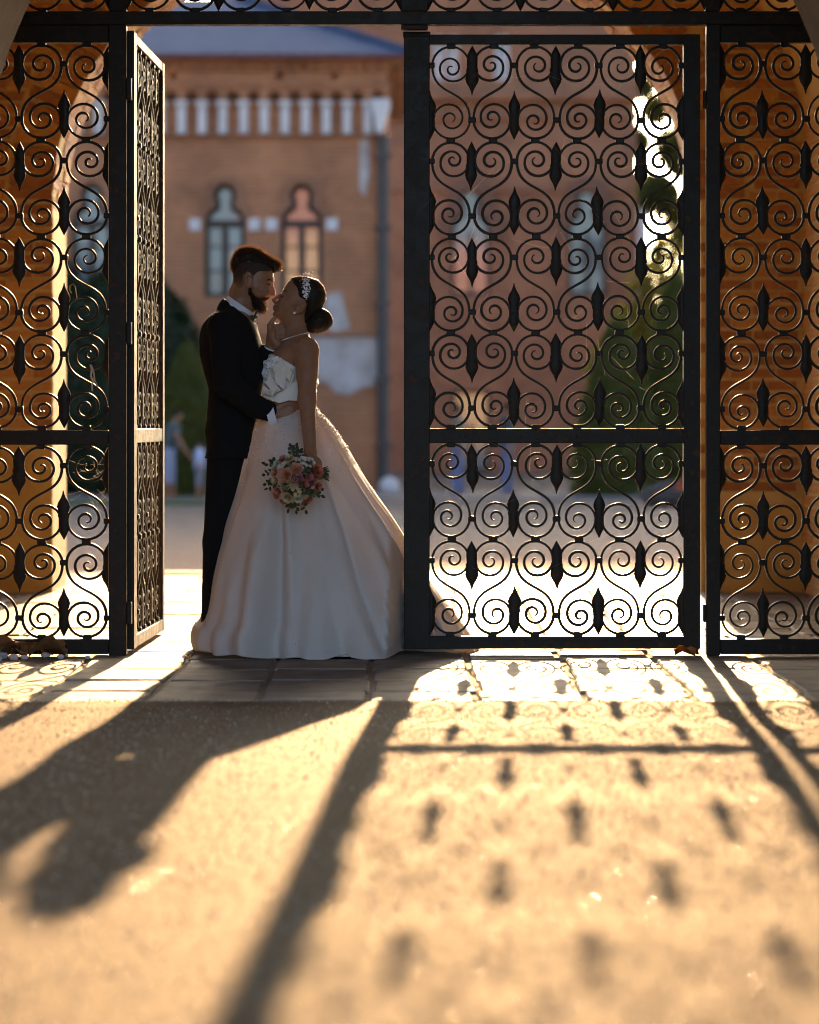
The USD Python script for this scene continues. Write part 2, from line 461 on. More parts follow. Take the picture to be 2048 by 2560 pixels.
def dart(length, down=True, half=None):
    """Leaf-shaped forged ornament with a raised middle; the tip at z = -length when it points down."""
    prof = [(0, .001), (.05, .007), (.12, .015), (.19, .0225), (.27, .0235), (.44, .0225), (.48, .026), (.53, .026), (.55, .021), (.60, .026), (.68, .0295), (.76, .024), (.86, .011), (.94, .0045), (1.0, .002)]
    z = np.array([-p[0] * length for p in prof]); w = np.array([p[1] for p in prof])
    w = w * (1 + irng.normal() * .04)
    rings = np.array([(1, .25), (.45, 1), (-.45, 1), (-1, .25), (-1, -.25), (-.45, -1), (.45, -1), (1, -.25)])
    v = np.zeros((len(z), 8, 3))
    for k in range(8):
        v[:, k, 0] = rings[k, 0] * w
        v[:, k, 1] = rings[k, 1] * np.minimum(.012, w * .7 + .002)
        v[:, k, 2] = z
    if half is not None:
        v[:, :, 0] = np.maximum(v[:, :, 0], 0) if half > 0 else np.minimum(v[:, :, 0], 0)
    n = len(z)
    i, j = np.meshgrid(np.arange(n - 1), np.arange(8), indexing='ij')
    a, b = i * 8 + j, i * 8 + (j + 1) % 8
    q = np.stack([a, b, b + 8, a + 8], -1).reshape(-1, 4)
    f = np.vstack([q[:, [0, 1, 2]], q[:, [0, 2, 3]], [(0, k, k + 1) for k in range(1, 7)], [((n - 1) * 8, (n - 1) * 8 + k + 1, (n - 1) * 8 + k) for k in range(1, 7)]])
    v = v.reshape(-1, 3)
    if not down:
        v = v * [1, 1, -1]
    m = trimesh.Trimesh(v, f, process=False)
    if m.volume < 0:
        m.invert()
    return m

def moved(m, x, z, y=0.0, rot=0.0):
    m = m.copy()
    if rot:
        c, s = math.cos(rot), math.sin(rot)
        v = m.vertices.copy()
        m.vertices = np.stack([v[:, 0] * c - v[:, 2] * s, v[:, 1], v[:, 0] * s + v[:, 2] * c], 1)
    m.apply_translation((x, y, z))
    return m

COLLAR_W, COLLAR_H = .036, .026
def scroll_field(parent, x0, z0, W, H, ncol, nrow, first_leaves_left=True, skip_first_collar=False, z_only=None):
    for r in range(nrow):
        zb = z0 + r * H
        for c in range(ncol):
            left = (c % 2 == 0) == first_leaves_left
            cur = s_curve(W, H, not left)
            cur = cur + irng.normal(size=2) * .0018
            m = bar_sweep(cur, .0118 * (1 + irng.normal() * .07), .0145)
            part('scroll', moved(m, x0 + c * W, zb), iron, parent, smooth=35)
        for b in range(ncol + 1):
            x = x0 + b * W
            # an upper contact (collar above, dart up below) or a heart point (dart down above, collar below)
            contact_up = (b % 2 == 0) == first_leaves_left
            edge = b in (0, ncol)
            side = 1 if b == 0 else -1
            j = irng.normal(size=6)
            if contact_up:
                if not edge:
                    part('collar', moved(cbox(COLLAR_W, .030, COLLAR_H, .004), x, zb + H * .785, 0, j[0] * .03), iron, parent)
                else:
                    part('collar', moved(cbox(.026, .030, COLLAR_H, .004), x + side * .010, zb + H * .785), iron, parent)
                part('dart', moved(dart(.222, False, side if edge else None), x + (0 if edge else j[1] * .002), zb + .006 + j[2] * .003, 0, 0 if edge else j[3] * .012), iron, parent, smooth=40)
            else:
                if not edge:
                    part('collar', moved(cbox(COLLAR_W, .030, COLLAR_H, .004), x, zb + H * .215, 0, j[0] * .03), iron, parent)
                else:
                    part('collar', moved(cbox(.026, .030, COLLAR_H, .004), x + side * .010, zb + H * .215), iron, parent)
                part('dart', moved(dart(.224, True, side if edge else None), x + (0 if edge else j[1] * .002), zb + H - .004 + j[2] * .003, 0, 0 if edge else j[3] * .012), iron, parent, smooth=40)
        for c in range(ncol):
            zz = [zb] + ([zb + H] if r == nrow - 1 else [])
            for z in zz:
                part('collar', moved(cbox(.040, .030, .026, .004), x0 + (c + .5) * W + irng.normal() * .003, z + (.006 if z == z0 else -.006 if r == nrow - 1 and z > zb else 0), 0, irng.normal() * .04), iron, parent)

def rough_bar(x0, x1, z0, z1, d=.05, y=0.0, c=.003):
    return cboxb(x0, x1, y - d / 2, y + d / 2, z0, z1, c)

def leaf(name, label, w, zb, zt, mid0, mid1, st0, st1, top, bot):
    """A gate leaf whose left bottom corner is the origin in x."""
    t = thing(name, label, 'gate leaf', (0, 0, 0), 0, None)
    part('stile', rough_bar(0, st0, zb, zt, .052), iron, t)
    part('stile', rough_bar(w - st1, w, zb, zt, .048), iron, t)
    part('top_rail', rough_bar(st0 - .004, w - st1 + .004, zt - top, zt - .001, .044), iron, t)
    part('middle_rail', rough_bar(st0 - .004, w - st1 + .004, mid0, mid1, .042), iron, t)
    part('bottom_rail', rough_bar(st0 - .004, w - st1 + .004, zb + .001, zb + bot, .046), iron, t)
    iw = w - st0 - st1
    H1 = (zt - top - mid1) / 4
    scroll_field(t, st0, mid1, iw / 6, H1, 6, 4)
    H2 = (mid0 - zb - bot) / 2
    scroll_field(t, st0, zb + bot, iw / 6, H2, 6, 2)
    return t

ZT, ZB = gz(80), .022
M1, M0 = gz(1072), gz(1108)
xl, xr = gx(1010), gx(1755)
closed = leaf('gate_leaf', 'closed black wrought iron gate leaf of scrolls, right of the couple', xr - xl, ZB, ZT, M0, M1, gx(1075) - xl, xr - gx(1713), .046, .058)
UsdGeom.Xformable(closed).GetOrderedXformOps()[0].Set((xl, GY + .10, 0))
# top pivot block and a lock plate on the meeting stile
part('pivot_block', rough_bar(-.004, .12, ZT - .012, ZT + .012, .062), iron, closed)
part('rivet', cat([trimesh.creation.icosphere(1, .005).apply_translation((.03 + .25 * k, -.024, M0 + .03)) for k in range(6)]), iron, closed, smooth=True)

opened = leaf('gate_leaf', 'open black iron gate leaf swung inward, seen almost edge on', xr - xl, ZB, gz(72), M0, M1, gx(1075) - xl, xr - gx(1713), .046, .058)
UsdGeom.Xformable(opened).GetOrderedXformOps()[0].Set((gx(318), GY + .06, 0))
UsdGeom.Xformable(opened).AddRotateZOp().Set(88.4)

# frame: posts, mullion stub and lintel
fr = thing('iron_portal', 'black iron posts and lintel that carry the gate leaves', 'gate portal', (0, GY, 0))
PL0, PL1 = gx(274), gx(317)
PR0, PR1 = gx(1765), gx(1799)
HL0, HL1 = gz(63), gz(30)
TOPZ = gz(-330)
part('post', rough_bar(PL0, PL1, 0.0, HL0 - .001, .07), iron, fr)
part('post', rough_bar(PR0, PR1, 0.0, HL0 - .001, .07), iron, fr)
part('upper_post', rough_bar(PL0, PL1, HL1 + .001, TOPZ, .06), iron, fr)
part('upper_post', rough_bar(PR0 - .005, PR1, HL1 + .001, TOPZ, .06), iron, fr)
part('lintel', rough_bar(-2.06, 2.06, HL0, HL1, .075, c=.004), iron, fr)
part('mullion', rough_bar(gx(1003), gx(1070), HL1 + .001, TOPZ, .06), iron, fr)
part('lintel_stop', rough_bar(gx(1003), gx(1070), gz(75), HL0 - .001, .05), iron, fr)
for zc in (.19, 1.45, 2.55):                      # hinges of the open leaf
    part('hinge', cat([rough_bar(PL1, PL1 + .022, zc - .05, zc + .05, .03), trimesh.creation.cylinder(.012, .10, sections=10).apply_translation((PL1 + .012, .022, zc))]), iron, fr)
for zc in (.19, 2.5):
    part('hinge', rough_bar(PR0 - .012, PR0, zc - .04, zc + .04, .03), iron, fr)

# fixed side panels
def side_panel(label, x0, W, ncol, first_left, rail_lo, x_rail0, x_rail1, name='iron_screen'):
    t = thing(name, label, 'iron screen', (0, GY + .005, 0))
    z1, zm1, zm0, z0 = gz(107), gz(1075), gz(1112), gz(1597)
    part('top_rail', rough_bar(x_rail0, x_rail1, z1, HL0 - .002, .05), iron, t)
    part('middle_rail', rough_bar(x_rail0, x_rail1, zm0, zm1, .044), iron, t)
    part('bottom_rail', rough_bar(x_rail0, x_rail1, rail_lo, z0, .055), iron, t)
    scroll_field(t, x0, zm1, W, (z1 - zm1) / 4, ncol, 4, first_left)
    scroll_field(t, x0, z0, W, (zm0 - z0) / 2, ncol, 2, first_left)
    return t
Wl = (gx(272) - gx(-64)) / 3
lp = side_panel('fixed iron scroll screen left of the open leaf, dead leaves at its foot', gx(272) - 4 * Wl, Wl, 4, False, .006, -2.06, PL0 - .001)
Wr = (gx(2123) - gx(1800)) / 3
rp = side_panel('fixed iron scroll screen at the right, before the brick pier', gx(1800), Wr, 4, False, .006, PR1 + .001, 2.06)
# transom of scrolls over the lintel
tr = thing('transom_grille', 'row of iron scrolls above the lintel, cut by the top of the picture', 'iron screen', (0, GY, 0))
for (a, b, n) in ((PR1, PR1 + 4 * Wr, 4), (gx(1070), PR0 - .005, 6), (PL1, gx(1003), 6), (PL0 - 4 * Wl, PL0, 4)):
    scroll_field(tr, a, HL1, (b - a) / n, .43, n, 1, True)
part('crown_rail', rough_bar(-2.06, 2.06, HL1 + .432, HL1 + .47, .05, y=.03), iron, tr)
# ================================================================== beyond the gate: palace wing
def brickwork(name, c1, c2, m):
    return mat(name, {'g': ('geometry', {}), 'mp': ('mapping', {'rotation': (PI / 2, 0, 0)}),
        's': ('separate_xyz', {}), 'cx': ('math', {'math_type': 'add'}), 'cb': ('combine_xyz', {}),
        'b': ('brick_texture', {'scale': 1.0, 'brick_width': .28, 'row_height': .085, 'mortar_size': .012, 'mortar_smooth': .3, 'color1': c1, 'color2': c2, 'mortar': m}),
        'n': ('noise_texture', {'scale': .9, 'detail': 8, 'roughness': .65}), 'rr': ('rgb_ramp', {'ramp': [(.35, (.72, .70, .70)), (.65, (1.15, 1.1, 1.05))]}),
        'mx': ('mix_color', {'blend_type': 'multiply', 'fac': 1.0, 'use_clamp': False}), 'bp': ('bump', {'strength': .5, 'distance': .02, 'invert': True}),
        'p': ('principled_bsdf', {'roughness': .9})},
        [('g.position', 's.vector'), ('s.x', 'cx.value1'), ('s.y', 'cx.value2'), ('cx.value', 'cb.x'), ('s.z', 'cb.y'), ('cb.vector', 'b.vector'),
         ('g.position', 'n.vector'), ('n.fac', 'rr.fac'), ('b.color', 'mx.a'), ('rr.color', 'mx.b'), ('mx.result', 'p.base_color'), ('b.fac', 'bp.height'), ('bp.normal', 'p.normal')], 'p.BSDF')
brick_far = brickwork('palace_brick', (.47, .20, .095), (.38, .155, .07), (.48, .31, .18))
brick_far2 = brickwork('tower_brick', (.36, .165, .085), (.29, .125, .068), (.38, .25, .16))
white_stone = noisy('white_stone', (.58, .57, .57), (.74, .73, .72), 3, .8)
white_patch = noisy('limewash_patch', (.36, .30, .26), (.62, .60, .60), 2.2, .9)
slate = noisy('blue_slate', (.055, .078, .135), (.075, .105, .17), 2, .95, spec=.08)
copper_red = noisy('red_gutter', (.16, .055, .045), (.20, .08, .06), 3, .6)
dark_wood = noisy('dark_window_frame', (.035, .03, .025), (.055, .045, .04), 9, .6)
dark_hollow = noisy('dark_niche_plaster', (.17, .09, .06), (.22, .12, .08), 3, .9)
lead_pipe = noisy('drainpipe_metal', (.05, .045, .042), (.075, .065, .06), 4, .5)
pane_glass = mat('window_pane', {'f': ('fresnel', {'IOR': 1.5}), 't': ('diffuse_bsdf', {'color': (.17, .20, .21)}), 'g': ('glossy_bsdf', {'color': (.9, .95, 1.0), 'roughness': .06}),
    'a': ('math', {'math_type': 'add', 'value2': .06}), 'm': ('mix_closure', {})}, [('f.fac', 'a.value1'), ('a.value', 'm.fac'), ('t.BSDF', 'm.closure1'), ('g.BSDF', 'm.closure2')], 'm.closure')

WD = 60.0
def wx(u): return atd(u, 0, WD)[0]
def wz(v): return atd(0, v, WD)[1]
WB = ground_z(60) - .1
def trefoil(x, z0, zs, ztop, hw):
    """A window outline: tall rectangle, shouldered arch, small round head."""
    r = hw * .56
    a = sg.box(x - hw, z0, x + hw, zs)
    b = sg.Point(x, zs).buffer(hw, 32).intersection(sg.box(x - hw, zs - .01, x + hw, zs + hw))
    b = affinity.scale(b, 1, .86, origin=(x, zs))
    c = sg.Point(x, ztop - r).buffer(r, 32)
    d = sg.box(x - r * .86, zs, x + r * .86, ztop - r)
    return so.unary_union([a, b, c, d]).buffer(0)

wing = thing('palace_wing', 'brick palace wing with slate hip roof and two trefoil windows', 'building')
holes, wins = [], []
for (a, b) in ((430, 517), (591, 680), (150, 236), (-60, 26)):
    x, hw = (wx(a) + wx(b)) / 2, (wx(b) - wx(a)) / 2
    g = trefoil(x, wz(626), wz(468), wz(386), hw)
    holes.append(g); wins.append((x, hw, g))
XW0, XW1 = wx(-420), wx(812)
face = sg.box(XW0, WB, XW1, wz(122)).difference(so.unary_union(holes))
part('wall', extrude_xz(face, WD, WD + .45), brick_far, wing)
part('side_wall', box(XW1 - .45, XW1, WD + .452, WD + 10, WB, wz(122)), brick_far, wing)
part('rear_wall', box(XW0, XW1 - .46, WD + 9.6, WD + 10, WB, wz(122)), brick_far, wing)
part('floor_slab', box(XW0 + .05, XW1 - .5, WD + .46, WD + 9.58, wz(640), wz(632)), dark_wood, wing)
# corbel table: small arches on white corbels
pitch = (wx(775) - wx(383)) / 9.0
arches = []
yb = wz(196); ys_ = wz(216)
band = sg.box(XW0 + .01, wz(213), XW1 + .06, wz(188))
cuts = []
k = -9
xs_c = []
while wx(383) + k * pitch < XW1 - .2:
    xc = wx(383) + k * pitch
    xs_c.append(xc)
    am = xc + pitch / 2
    cuts.append(so.unary_union([sg.Point(am, wz(210)).buffer(pitch * .36, 16), sg.box(am - pitch * .36, wz(216), am + pitch * .36, wz(210))]))
    k += 1
part('arch_band', extrude_xz(band.difference(so.unary_union(cuts)), WD - .22, WD - .002), brick_far, wing)
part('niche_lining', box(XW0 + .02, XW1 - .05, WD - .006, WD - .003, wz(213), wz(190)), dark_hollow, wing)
hw = pitch * .21
def corbel(xc):
    sh = cboxb(xc - hw, xc + hw, WD - .17, WD - .004, wz(278), wz(229), .02)
    base = cboxb(xc - hw * 1.2, xc + hw * 1.2, WD - .20, WD - .006, wz(283), wz(279), .01)
    cap1 = cboxb(xc - hw * 1.5, xc + hw * 1.5, WD - .24, WD - .005, wz(222), wz(213.4), .02)
    cap0 = trimesh.convex.convex_hull(np.array([(xc + s * w, y, z) for s in (-1, 1) for (w, y, z) in ((hw, WD - .17, wz(229)), (hw, WD - .01, wz(229)), (hw * 1.4, WD - .23, wz(222.5)), (hw * 1.4, WD - .01, wz(222.5)))]))
    return cat([sh, base, cap1, cap0])
for xc in xs_c:
    if xc > wx(-120):
        part('corbel', corbel(xc), white_stone, wing)
part('string_course', cboxb(XW0, XW1 + .05, WD - .10, WD - .003, wz(289), wz(284.5), .02), brick_far, wing)
# cornice with dark putlog holes
part('cornice', cboxb(XW0, XW1 + .12, WD - .30, WD - .003, wz(188), wz(178), .03), brick_far, wing)
hol = [sg.box(wx(c) - .07, wz(170), wx(c) + .07, wz(157)) for c in (366, 590, 706, 180, 60)]
part('frieze', extrude_xz(sg.box(XW0, wz(178), XW1 + .04, wz(140)).difference(so.unary_union(hol)), WD - .20, WD - .004), brick_far, wing)
part('dentil', cat([cboxb(wx(c) - .10, wx(c) + .10, WD - .34, WD - .202, wz(150), wz(138), .01) for c in range(-100, 820, 26)]), brick_far, wing, kind='stuff')
part('eaves', cboxb(XW0, XW1 + .34, WD - .52, WD + 10.3, wz(138), wz(131), .03), brick_far, wing)
part('gutter', cboxb(XW0, XW1 + .52, WD - .66, WD + 10.5, wz(130.5), wz(121), .05), copper_red, wing)
ze = wz(121) + .002
RX = wx(740); SL = (wz(55) - ze) / (XW1 + .5 - wx(736))
rise = .32
rf = np.array([(XW0, WD - .64, ze), (XW1 + .5, WD - .64, ze), (XW1 + .5, WD + 10.4, ze), (XW0, WD + 10.4, ze), (XW0, WD + 4.9, ze + 5.5 * rise), (XW1 + .5 - 5.5 * rise / SL, WD + 4.9, ze + 5.5 * rise)])
part('roof', trimesh.convex.convex_hull(rf), slate, wing)
hipc = [rf[1] + (rf[5] - rf[1]) * t + [0, 0, .04] for t in (0, .5, 1)]
part('hip_tiles', tube(hipc, .07, 6), slate, wing)
# windows: frame, transom, mullion, panes
for i, (x, hw, g) in enumerate(wins):
    fr_ = g.difference(g.buffer(-.085))
    zt_ = wz(470)
    fm = cat([extrude_xz(fr_, WD + .10, WD + .22), box(x - hw + .08, x + hw - .08, WD + .11, WD + .21, zt_ - .06, zt_ + .06), box(x - .05, x + .05, WD + .12, WD + .2, wz(622), zt_ - .061)])
    wn = part('window', fm, dark_wood, wing)
    for pz0, pz1 in ((wz(622), wz(572)), (wz(568), wz(521)), (wz(517), zt_ - .08)):
        for (a, b) in ((x - hw + .10, x - .065), (x + .065, x + hw - .10)):
            m = box(a, b, WD + .155, WD + .165, pz0, pz1)
            tilt = rng.normal() * .006
            m.vertices[:, 1] += (m.vertices[:, 0] - a) * tilt + (m.vertices[:, 2] - pz0) * rng.normal() * .004
            part('pane', m, pane_glass, wn)
    hd = g.buffer(-.10).intersection(sg.box(x - 2, zt_ + .07, x + 2, 50))
    part('pane', extrude_xz(hd, WD + .155, WD + .165), pane_glass, wn)
    part('glazing_bar', cat([box(x - hw + .1, x + hw - .1, WD + .13, WD + .17, wz(z) - .02, wz(z) + .02) for z in (570, 519)]), dark_wood, wn)
    ring = g.buffer(.16).difference(g.buffer(.01)).intersection(sg.box(x - 3, wz(455), x + 3, 60))
    part('window_arch', extrude_xz(ring, WD - .05, WD - .003), brick_far2, wing)
    for s in (-1, 1):
        part('impost', cboxb(x + s * (hw + .17) - .11, x + s * (hw + .17) + .11, WD - .08, WD - .004, wz(486), wz(460), .015), white_stone, wing)
# peeled limewash patches, thin rendering left on the brick
def patch(pts, y):
    p = sg.Polygon([atd(a, b, WD) for a, b in pts]).buffer(.05).buffer(-.02)
    return extrude_xz(p, y, WD - .003)
part('render_patch', patch([(655, 716), (700, 708), (740, 712), (800, 710), (801, 780), (790, 808), (765, 812), (735, 828), (710, 825), (690, 805), (668, 800), (650, 770)], WD - .03), white_patch, wing)
part('render_patch', patch([(690, 622), (716, 616), (722, 650), (735, 690), (700, 696), (688, 670)], WD - .025), white_patch, wing)
part('render_patch', patch([(760, 300), (773, 296), (775, 360), (768, 410), (760, 396)], WD - .02), white_patch, wing)
part('plinth_ledge', cboxb(XW0, XW1 + .05, WD - .12, WD - .004, wz(708), wz(700), .02), brick_far2, wing)
# corner bracket and drainpipe
cb = trimesh.convex.convex_hull(np.array([(wx(a), y, wz(b)) for (a, b) in ((783, 212), (822, 212), (822, 226), (806, 250), (804, 282), (793, 284), (793, 240)) for y in (WD - .42, WD - .01)]))
part('corner_bracket', cb, white_stone, wing)
part('drainpipe', tube([(wx(807), WD - .18, wz(288)), (wx(807), WD - .18, WB + .5), (wx(807), WD - .26, WB + .2)], .115, 10), lead_pipe, wing)
part('pipe_clip', cat([box(wx(807) - .16, wx(807) + .16, WD - .32, WD - .005, wz(v) - .04, wz(v) + .04) for v in (330, 480, 640, 800, 940)]), lead_pipe, wing)
# white stone at the foot of the pipe
xb_, zb_ = atd(820, 1024, 58.5)
sb = trimesh.creation.icosphere(2, .24); sb.vertices *= np.array([.8, .8, .75]) * (1 + .25 * (meshkit.noise(sb.vertices * 7)[:, None] - .5))
sb.apply_translation((xb_, 58.5, ground_z(58.5) + .13))
part('pale_boulder', sb, white_stone, smooth=True, label='pale boulder at the foot of the palace drainpipe', cat='boulder')

# ------------------------------------------------------------------ higher main building to the right, farther back
MD = 86.0
def mx(u): return at(u, 0, MD)[0]
def mz(v): return at(0, v, MD)[1]
main = thing('main_palace', 'tall shaded brick palace block behind the closed leaf', 'building')
MB = -.4
MX0, MX1 = mx(560), mx(1592)
mh, mw = [], []
for (a, b, v0, v1, tref) in ((1083, 1112, 200, 85, False), (1118, 1146, 200, 85, False), (1236, 1274, 200, 85, False), (1128, 1226, 738, 470, True), (1420, 1516, 738, 470, True), (1130, 1226, 1180, 975, False)):
    x, hw = (mx(a) + mx(b)) / 2, (mx(b) - mx(a)) / 2
    g = trefoil(x, mz(v0), mz(v0 - (v0 - v1) * .62), mz(v1), hw) if tref else sg.box(mx(a), mz(v0), mx(b), mz(v1))
    mh.append(g); mw.append((x, hw, g, v0, v1))
MTOP = 13.3
part('wall', extrude_xz(sg.box(MX0, MB, MX1, MTOP).difference(so.unary_union(mh)), MD, MD + .5), brick_far2, main)
part('side_wall', box(MX1 - .5, MX1, MD + .51, MD + 12, MB, MTOP), brick_far2, main)
part('side_wall', box(MX0, MX0 + .5, MD + .51, MD + 12, MB, MTOP), brick_far2, main)
part('roof', trimesh.convex.convex_hull(np.array([(MX0 - .5, MD - .6, MTOP + .01), (MX1 + .5, MD - .6, MTOP + .01), (MX0 - .5, MD + 12, MTOP + .01), (MX1 + .5, MD + 12, MTOP + .01), (MX0 + 3, MD + 6, MTOP + 1.1), (MX1 - 3, MD + 6, MTOP + 1.1)])), slate, main)
for v0, v1, d in ((252, 232, .35), (300, 284, .2), (480, 470, .12)):
    part('cornice', cboxb(MX0, MX1 + .1, MD - d, MD - .003, mz(v0), mz(v1), .03), brick_far2, main)
for (x, hw, g, v0, v1) in mw:
    wn = part('window', cat([extrude_xz(g.difference(g.buffer(-.10)), MD + .12, MD + .24), box(x - .05, x + .05, MD + .13, MD + .22, mz(v0) + .1, mz(v0 - (v0 - v1) * .6))]), dark_wood if v1 > 200 else white_stone, main)
    part('pane', extrude_xz(g.buffer(-.09), MD + .17, MD + .185), pane_glass, wn)
    if v1 == 470:
        ring = g.buffer(.32).difference(g.buffer(.02)).intersection(sg.box(x - 4, mz(600), x + 4, 60))
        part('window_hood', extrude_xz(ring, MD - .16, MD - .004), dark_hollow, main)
part('pilaster', cboxb(mx(1592) + .02, mx(1618), MD - .25, MD + .6, MB, mz(500), .04), white_stone, main)
# ================================================================== implicit modelling for bodies
class Field:
    def __init__(s, lo, hi, h):
        s.lo, s.h = np.array(lo, float), h
        s.n = np.ceil((np.array(hi) - s.lo) / h).astype(int) + 1
        s.f = np.full(s.n, .08, np.float32)
        s.ax = [s.lo[k] + h * np.arange(s.n[k]) for k in range(3)]
    def _sub(s, lo, hi):
        i0 = np.clip(np.floor((np.asarray(lo) - s.lo) / s.h).astype(int), 0, s.n - 1)
        i1 = np.clip(np.ceil((np.asarray(hi) - s.lo) / s.h).astype(int) + 1, 1, s.n)
        sl = tuple(slice(a, max(b, a + 1)) for a, b in zip(i0, i1))
        return sl, (s.ax[0][sl[0]][:, None, None], s.ax[1][sl[1]][None, :, None], s.ax[2][sl[2]][None, None, :])
    def add(s, fn, lo, hi, k=.01, sub=False):
        m = k + .03
        sl, (x, y, z) = s._sub(np.asarray(lo) - m, np.asarray(hi) + m)
        d = fn(x, y, z).astype(np.float32)
        a = s.f[sl]
        if sub:
            hh = np.clip(.5 - .5 * (a + d) / k, 0, 1)
            s.f[sl] = a * (1 - hh) - d * hh + k * hh * (1 - hh)
        else:
            d = np.minimum(d, .08)
            hh = np.clip(.5 + .5 * (d - a) / k, 0, 1)
            s.f[sl] = d * (1 - hh) + a * hh - k * hh * (1 - hh)
    def cone(s, a, b, ra, rb, k=.01, sub=False):
        a, b = np.asarray(a, float), np.asarray(b, float)
        ab = b - a; L2 = ab @ ab + 1e-12
        def fn(x, y, z):
            t = np.clip(((x - a[0]) * ab[0] + (y - a[1]) * ab[1] + (z - a[2]) * ab[2]) / L2, 0, 1)
            return np.sqrt((x - a[0] - t * ab[0]) ** 2 + (y - a[1] - t * ab[1]) ** 2 + (z - a[2] - t * ab[2]) ** 2) - (ra + (rb - ra) * t)
        r = max(ra, rb)
        s.add(fn, np.minimum(a, b) - r, np.maximum(a, b) + r, k, sub)
    def chain(s, pts, rad, k=.006):
        for i in range(len(pts) - 1):
            s.cone(pts[i], pts[i + 1], rad[i], rad[i + 1], k)
    def ell(s, c, r, k=.01, rot=0.0, sub=False):
        """Ellipsoid, turned by rot in the x-z plane."""
        c, r = np.asarray(c, float), np.asarray(r, float)
        co, si = math.cos(rot), math.sin(rot)
        def fn(x, y, z):
            X, Y, Z = x - c[0], y - c[1], z - c[2]
            X, Z = X * co + Z * si, -X * si + Z * co
            k0 = np.sqrt((X / r[0]) ** 2 + (Y / r[1]) ** 2 + (Z / r[2]) ** 2)
            k1 = np.sqrt((X / r[0] ** 2) ** 2 + (Y / r[1] ** 2) ** 2 + (Z / r[2] ** 2) ** 2) + 1e-9
            return k0 * (k0 - 1) / k1
        R = max(r)
        s.add(fn, c - R, c + R, k, sub)
    def loft(s, rows, cy, k=.01):
        """Rows of (z, x back, x front, half width): a trunk of rounded sections."""
        rows = sorted(rows)
        zz = np.array([r[0] for r in rows])
        P = [PchipInterpolator(zz, [r[i] for r in rows]) for i in (1, 2, 3)]
        def fn(x, y, z):
            zc = np.clip(z, zz[0], zz[-1])
            a, b, w = (p(zc) for p in P)
            cx, rx = (a + b) / 2, (b - a) / 2
            q = (np.abs((x - cx) / rx) ** 2.3 + np.abs((y - cy) / w) ** 2.3) ** (1 / 2.3)
            d = (q - 1) * np.minimum(rx, w)
            dz = np.maximum(zz[0] - z, z - zz[-1])
            return np.where(dz > 0, np.maximum(d, dz) , d)
        s.add(fn, (min(r[1] for r in rows), cy - max(r[3] for r in rows), zz[0]), (max(r[2] for r in rows), cy + max(r[3] for r in rows), zz[-1]), k)
    def puff(s, poly, cy, W, D, k=.008, sub=False, wfun=None):
        """A profile in x-z swollen to the half width W, as round as a head; D is how far in it reaches full width."""
        import shapely
        g = sg.Polygon(poly)
        x0, z0, x1, z1 = g.bounds
        def fn(x, y, z):
            X, Z = np.meshgrid(x.ravel(), z.ravel(), indexing='ij')
            pts = shapely.points(X.ravel(), Z.ravel())
            d2 = shapely.distance(g.exterior, pts)
            ins = shapely.contains(g, pts)
            d2 = np.where(ins, -d2, d2).reshape(X.shape)
            w = W * np.sqrt(np.clip(1 - (1 - np.clip(-d2 / D, 0, 1)) ** 2, 0, 1))
            if wfun is not None:
                w = w * wfun(X, Z)
            d2, w = d2[:, None, :], w[:, None, :]
            ay = np.abs(y - cy)
            inside = np.maximum((ay - w) * .6, d2 * .999)
            outside = np.sqrt(np.maximum(d2, 0) ** 2 + (.6 * ay) ** 2)
            return np.where(d2 < 0, inside, outside)
        s.add(fn, (x0, cy - W, z0), (x1, cy + W, z1), k, sub)
    def cut(s, nrm, off):
        """Keeps the side where nrm . p < off."""
        d = s.ax[0][:, None, None] * nrm[0] + s.ax[1][None, :, None] * nrm[1] + s.ax[2][None, None, :] * nrm[2] - off
        s.f = np.maximum(s.f, d.astype(np.float32))
    def mesh(s, smooth=4):
        f = s.f
        for k in range(3):                        # closed at the border
            ix = [slice(None)] * 3
            for e in (0, -1):
                ix[k] = e
                f[tuple(ix)] = np.maximum(f[tuple(ix)], .002)
        neg = f < 0
        n = s.n
        c = neg[:-1, :-1, :-1].astype(np.int8)
        tot = sum(neg[a:n[0] - 1 + a, b:n[1] - 1 + b, d:n[2] - 1 + d].astype(np.int8) for a in (0, 1) for b in (0, 1) for d in (0, 1))
        act = (tot > 0) & (tot < 8)
        idx = np.full(act.shape, -1, np.int64)
        cells_ = np.argwhere(act)
        idx[act] = np.arange(len(cells_))
        acc = np.zeros((len(cells_), 3)); cnt_ = np.zeros(len(cells_))
        corner = {(a, b, d): f[cells_[:, 0] + a, cells_[:, 1] + b, cells_[:, 2] + d] for a in (0, 1) for b in (0, 1) for d in (0, 1)}
        for ca in corner:
            for k in range(3):
                if ca[k] == 0:
                    cb_ = list(ca); cb_[k] = 1; cb_ = tuple(cb_)
                    fa, fb = corner[ca], corner[cb_]
                    cr = (fa < 0) != (fb < 0)
                    t = np.where(cr, fa / np.where(cr, fa - fb, 1), 0)
                    p = np.tile(np.array(ca, float), (len(cells_), 1)); p[:, k] += t
                    acc += p * cr[:, None]; cnt_ += cr
        v = s.lo + s.h * (cells_ + acc / cnt_[:, None])
        faces = []
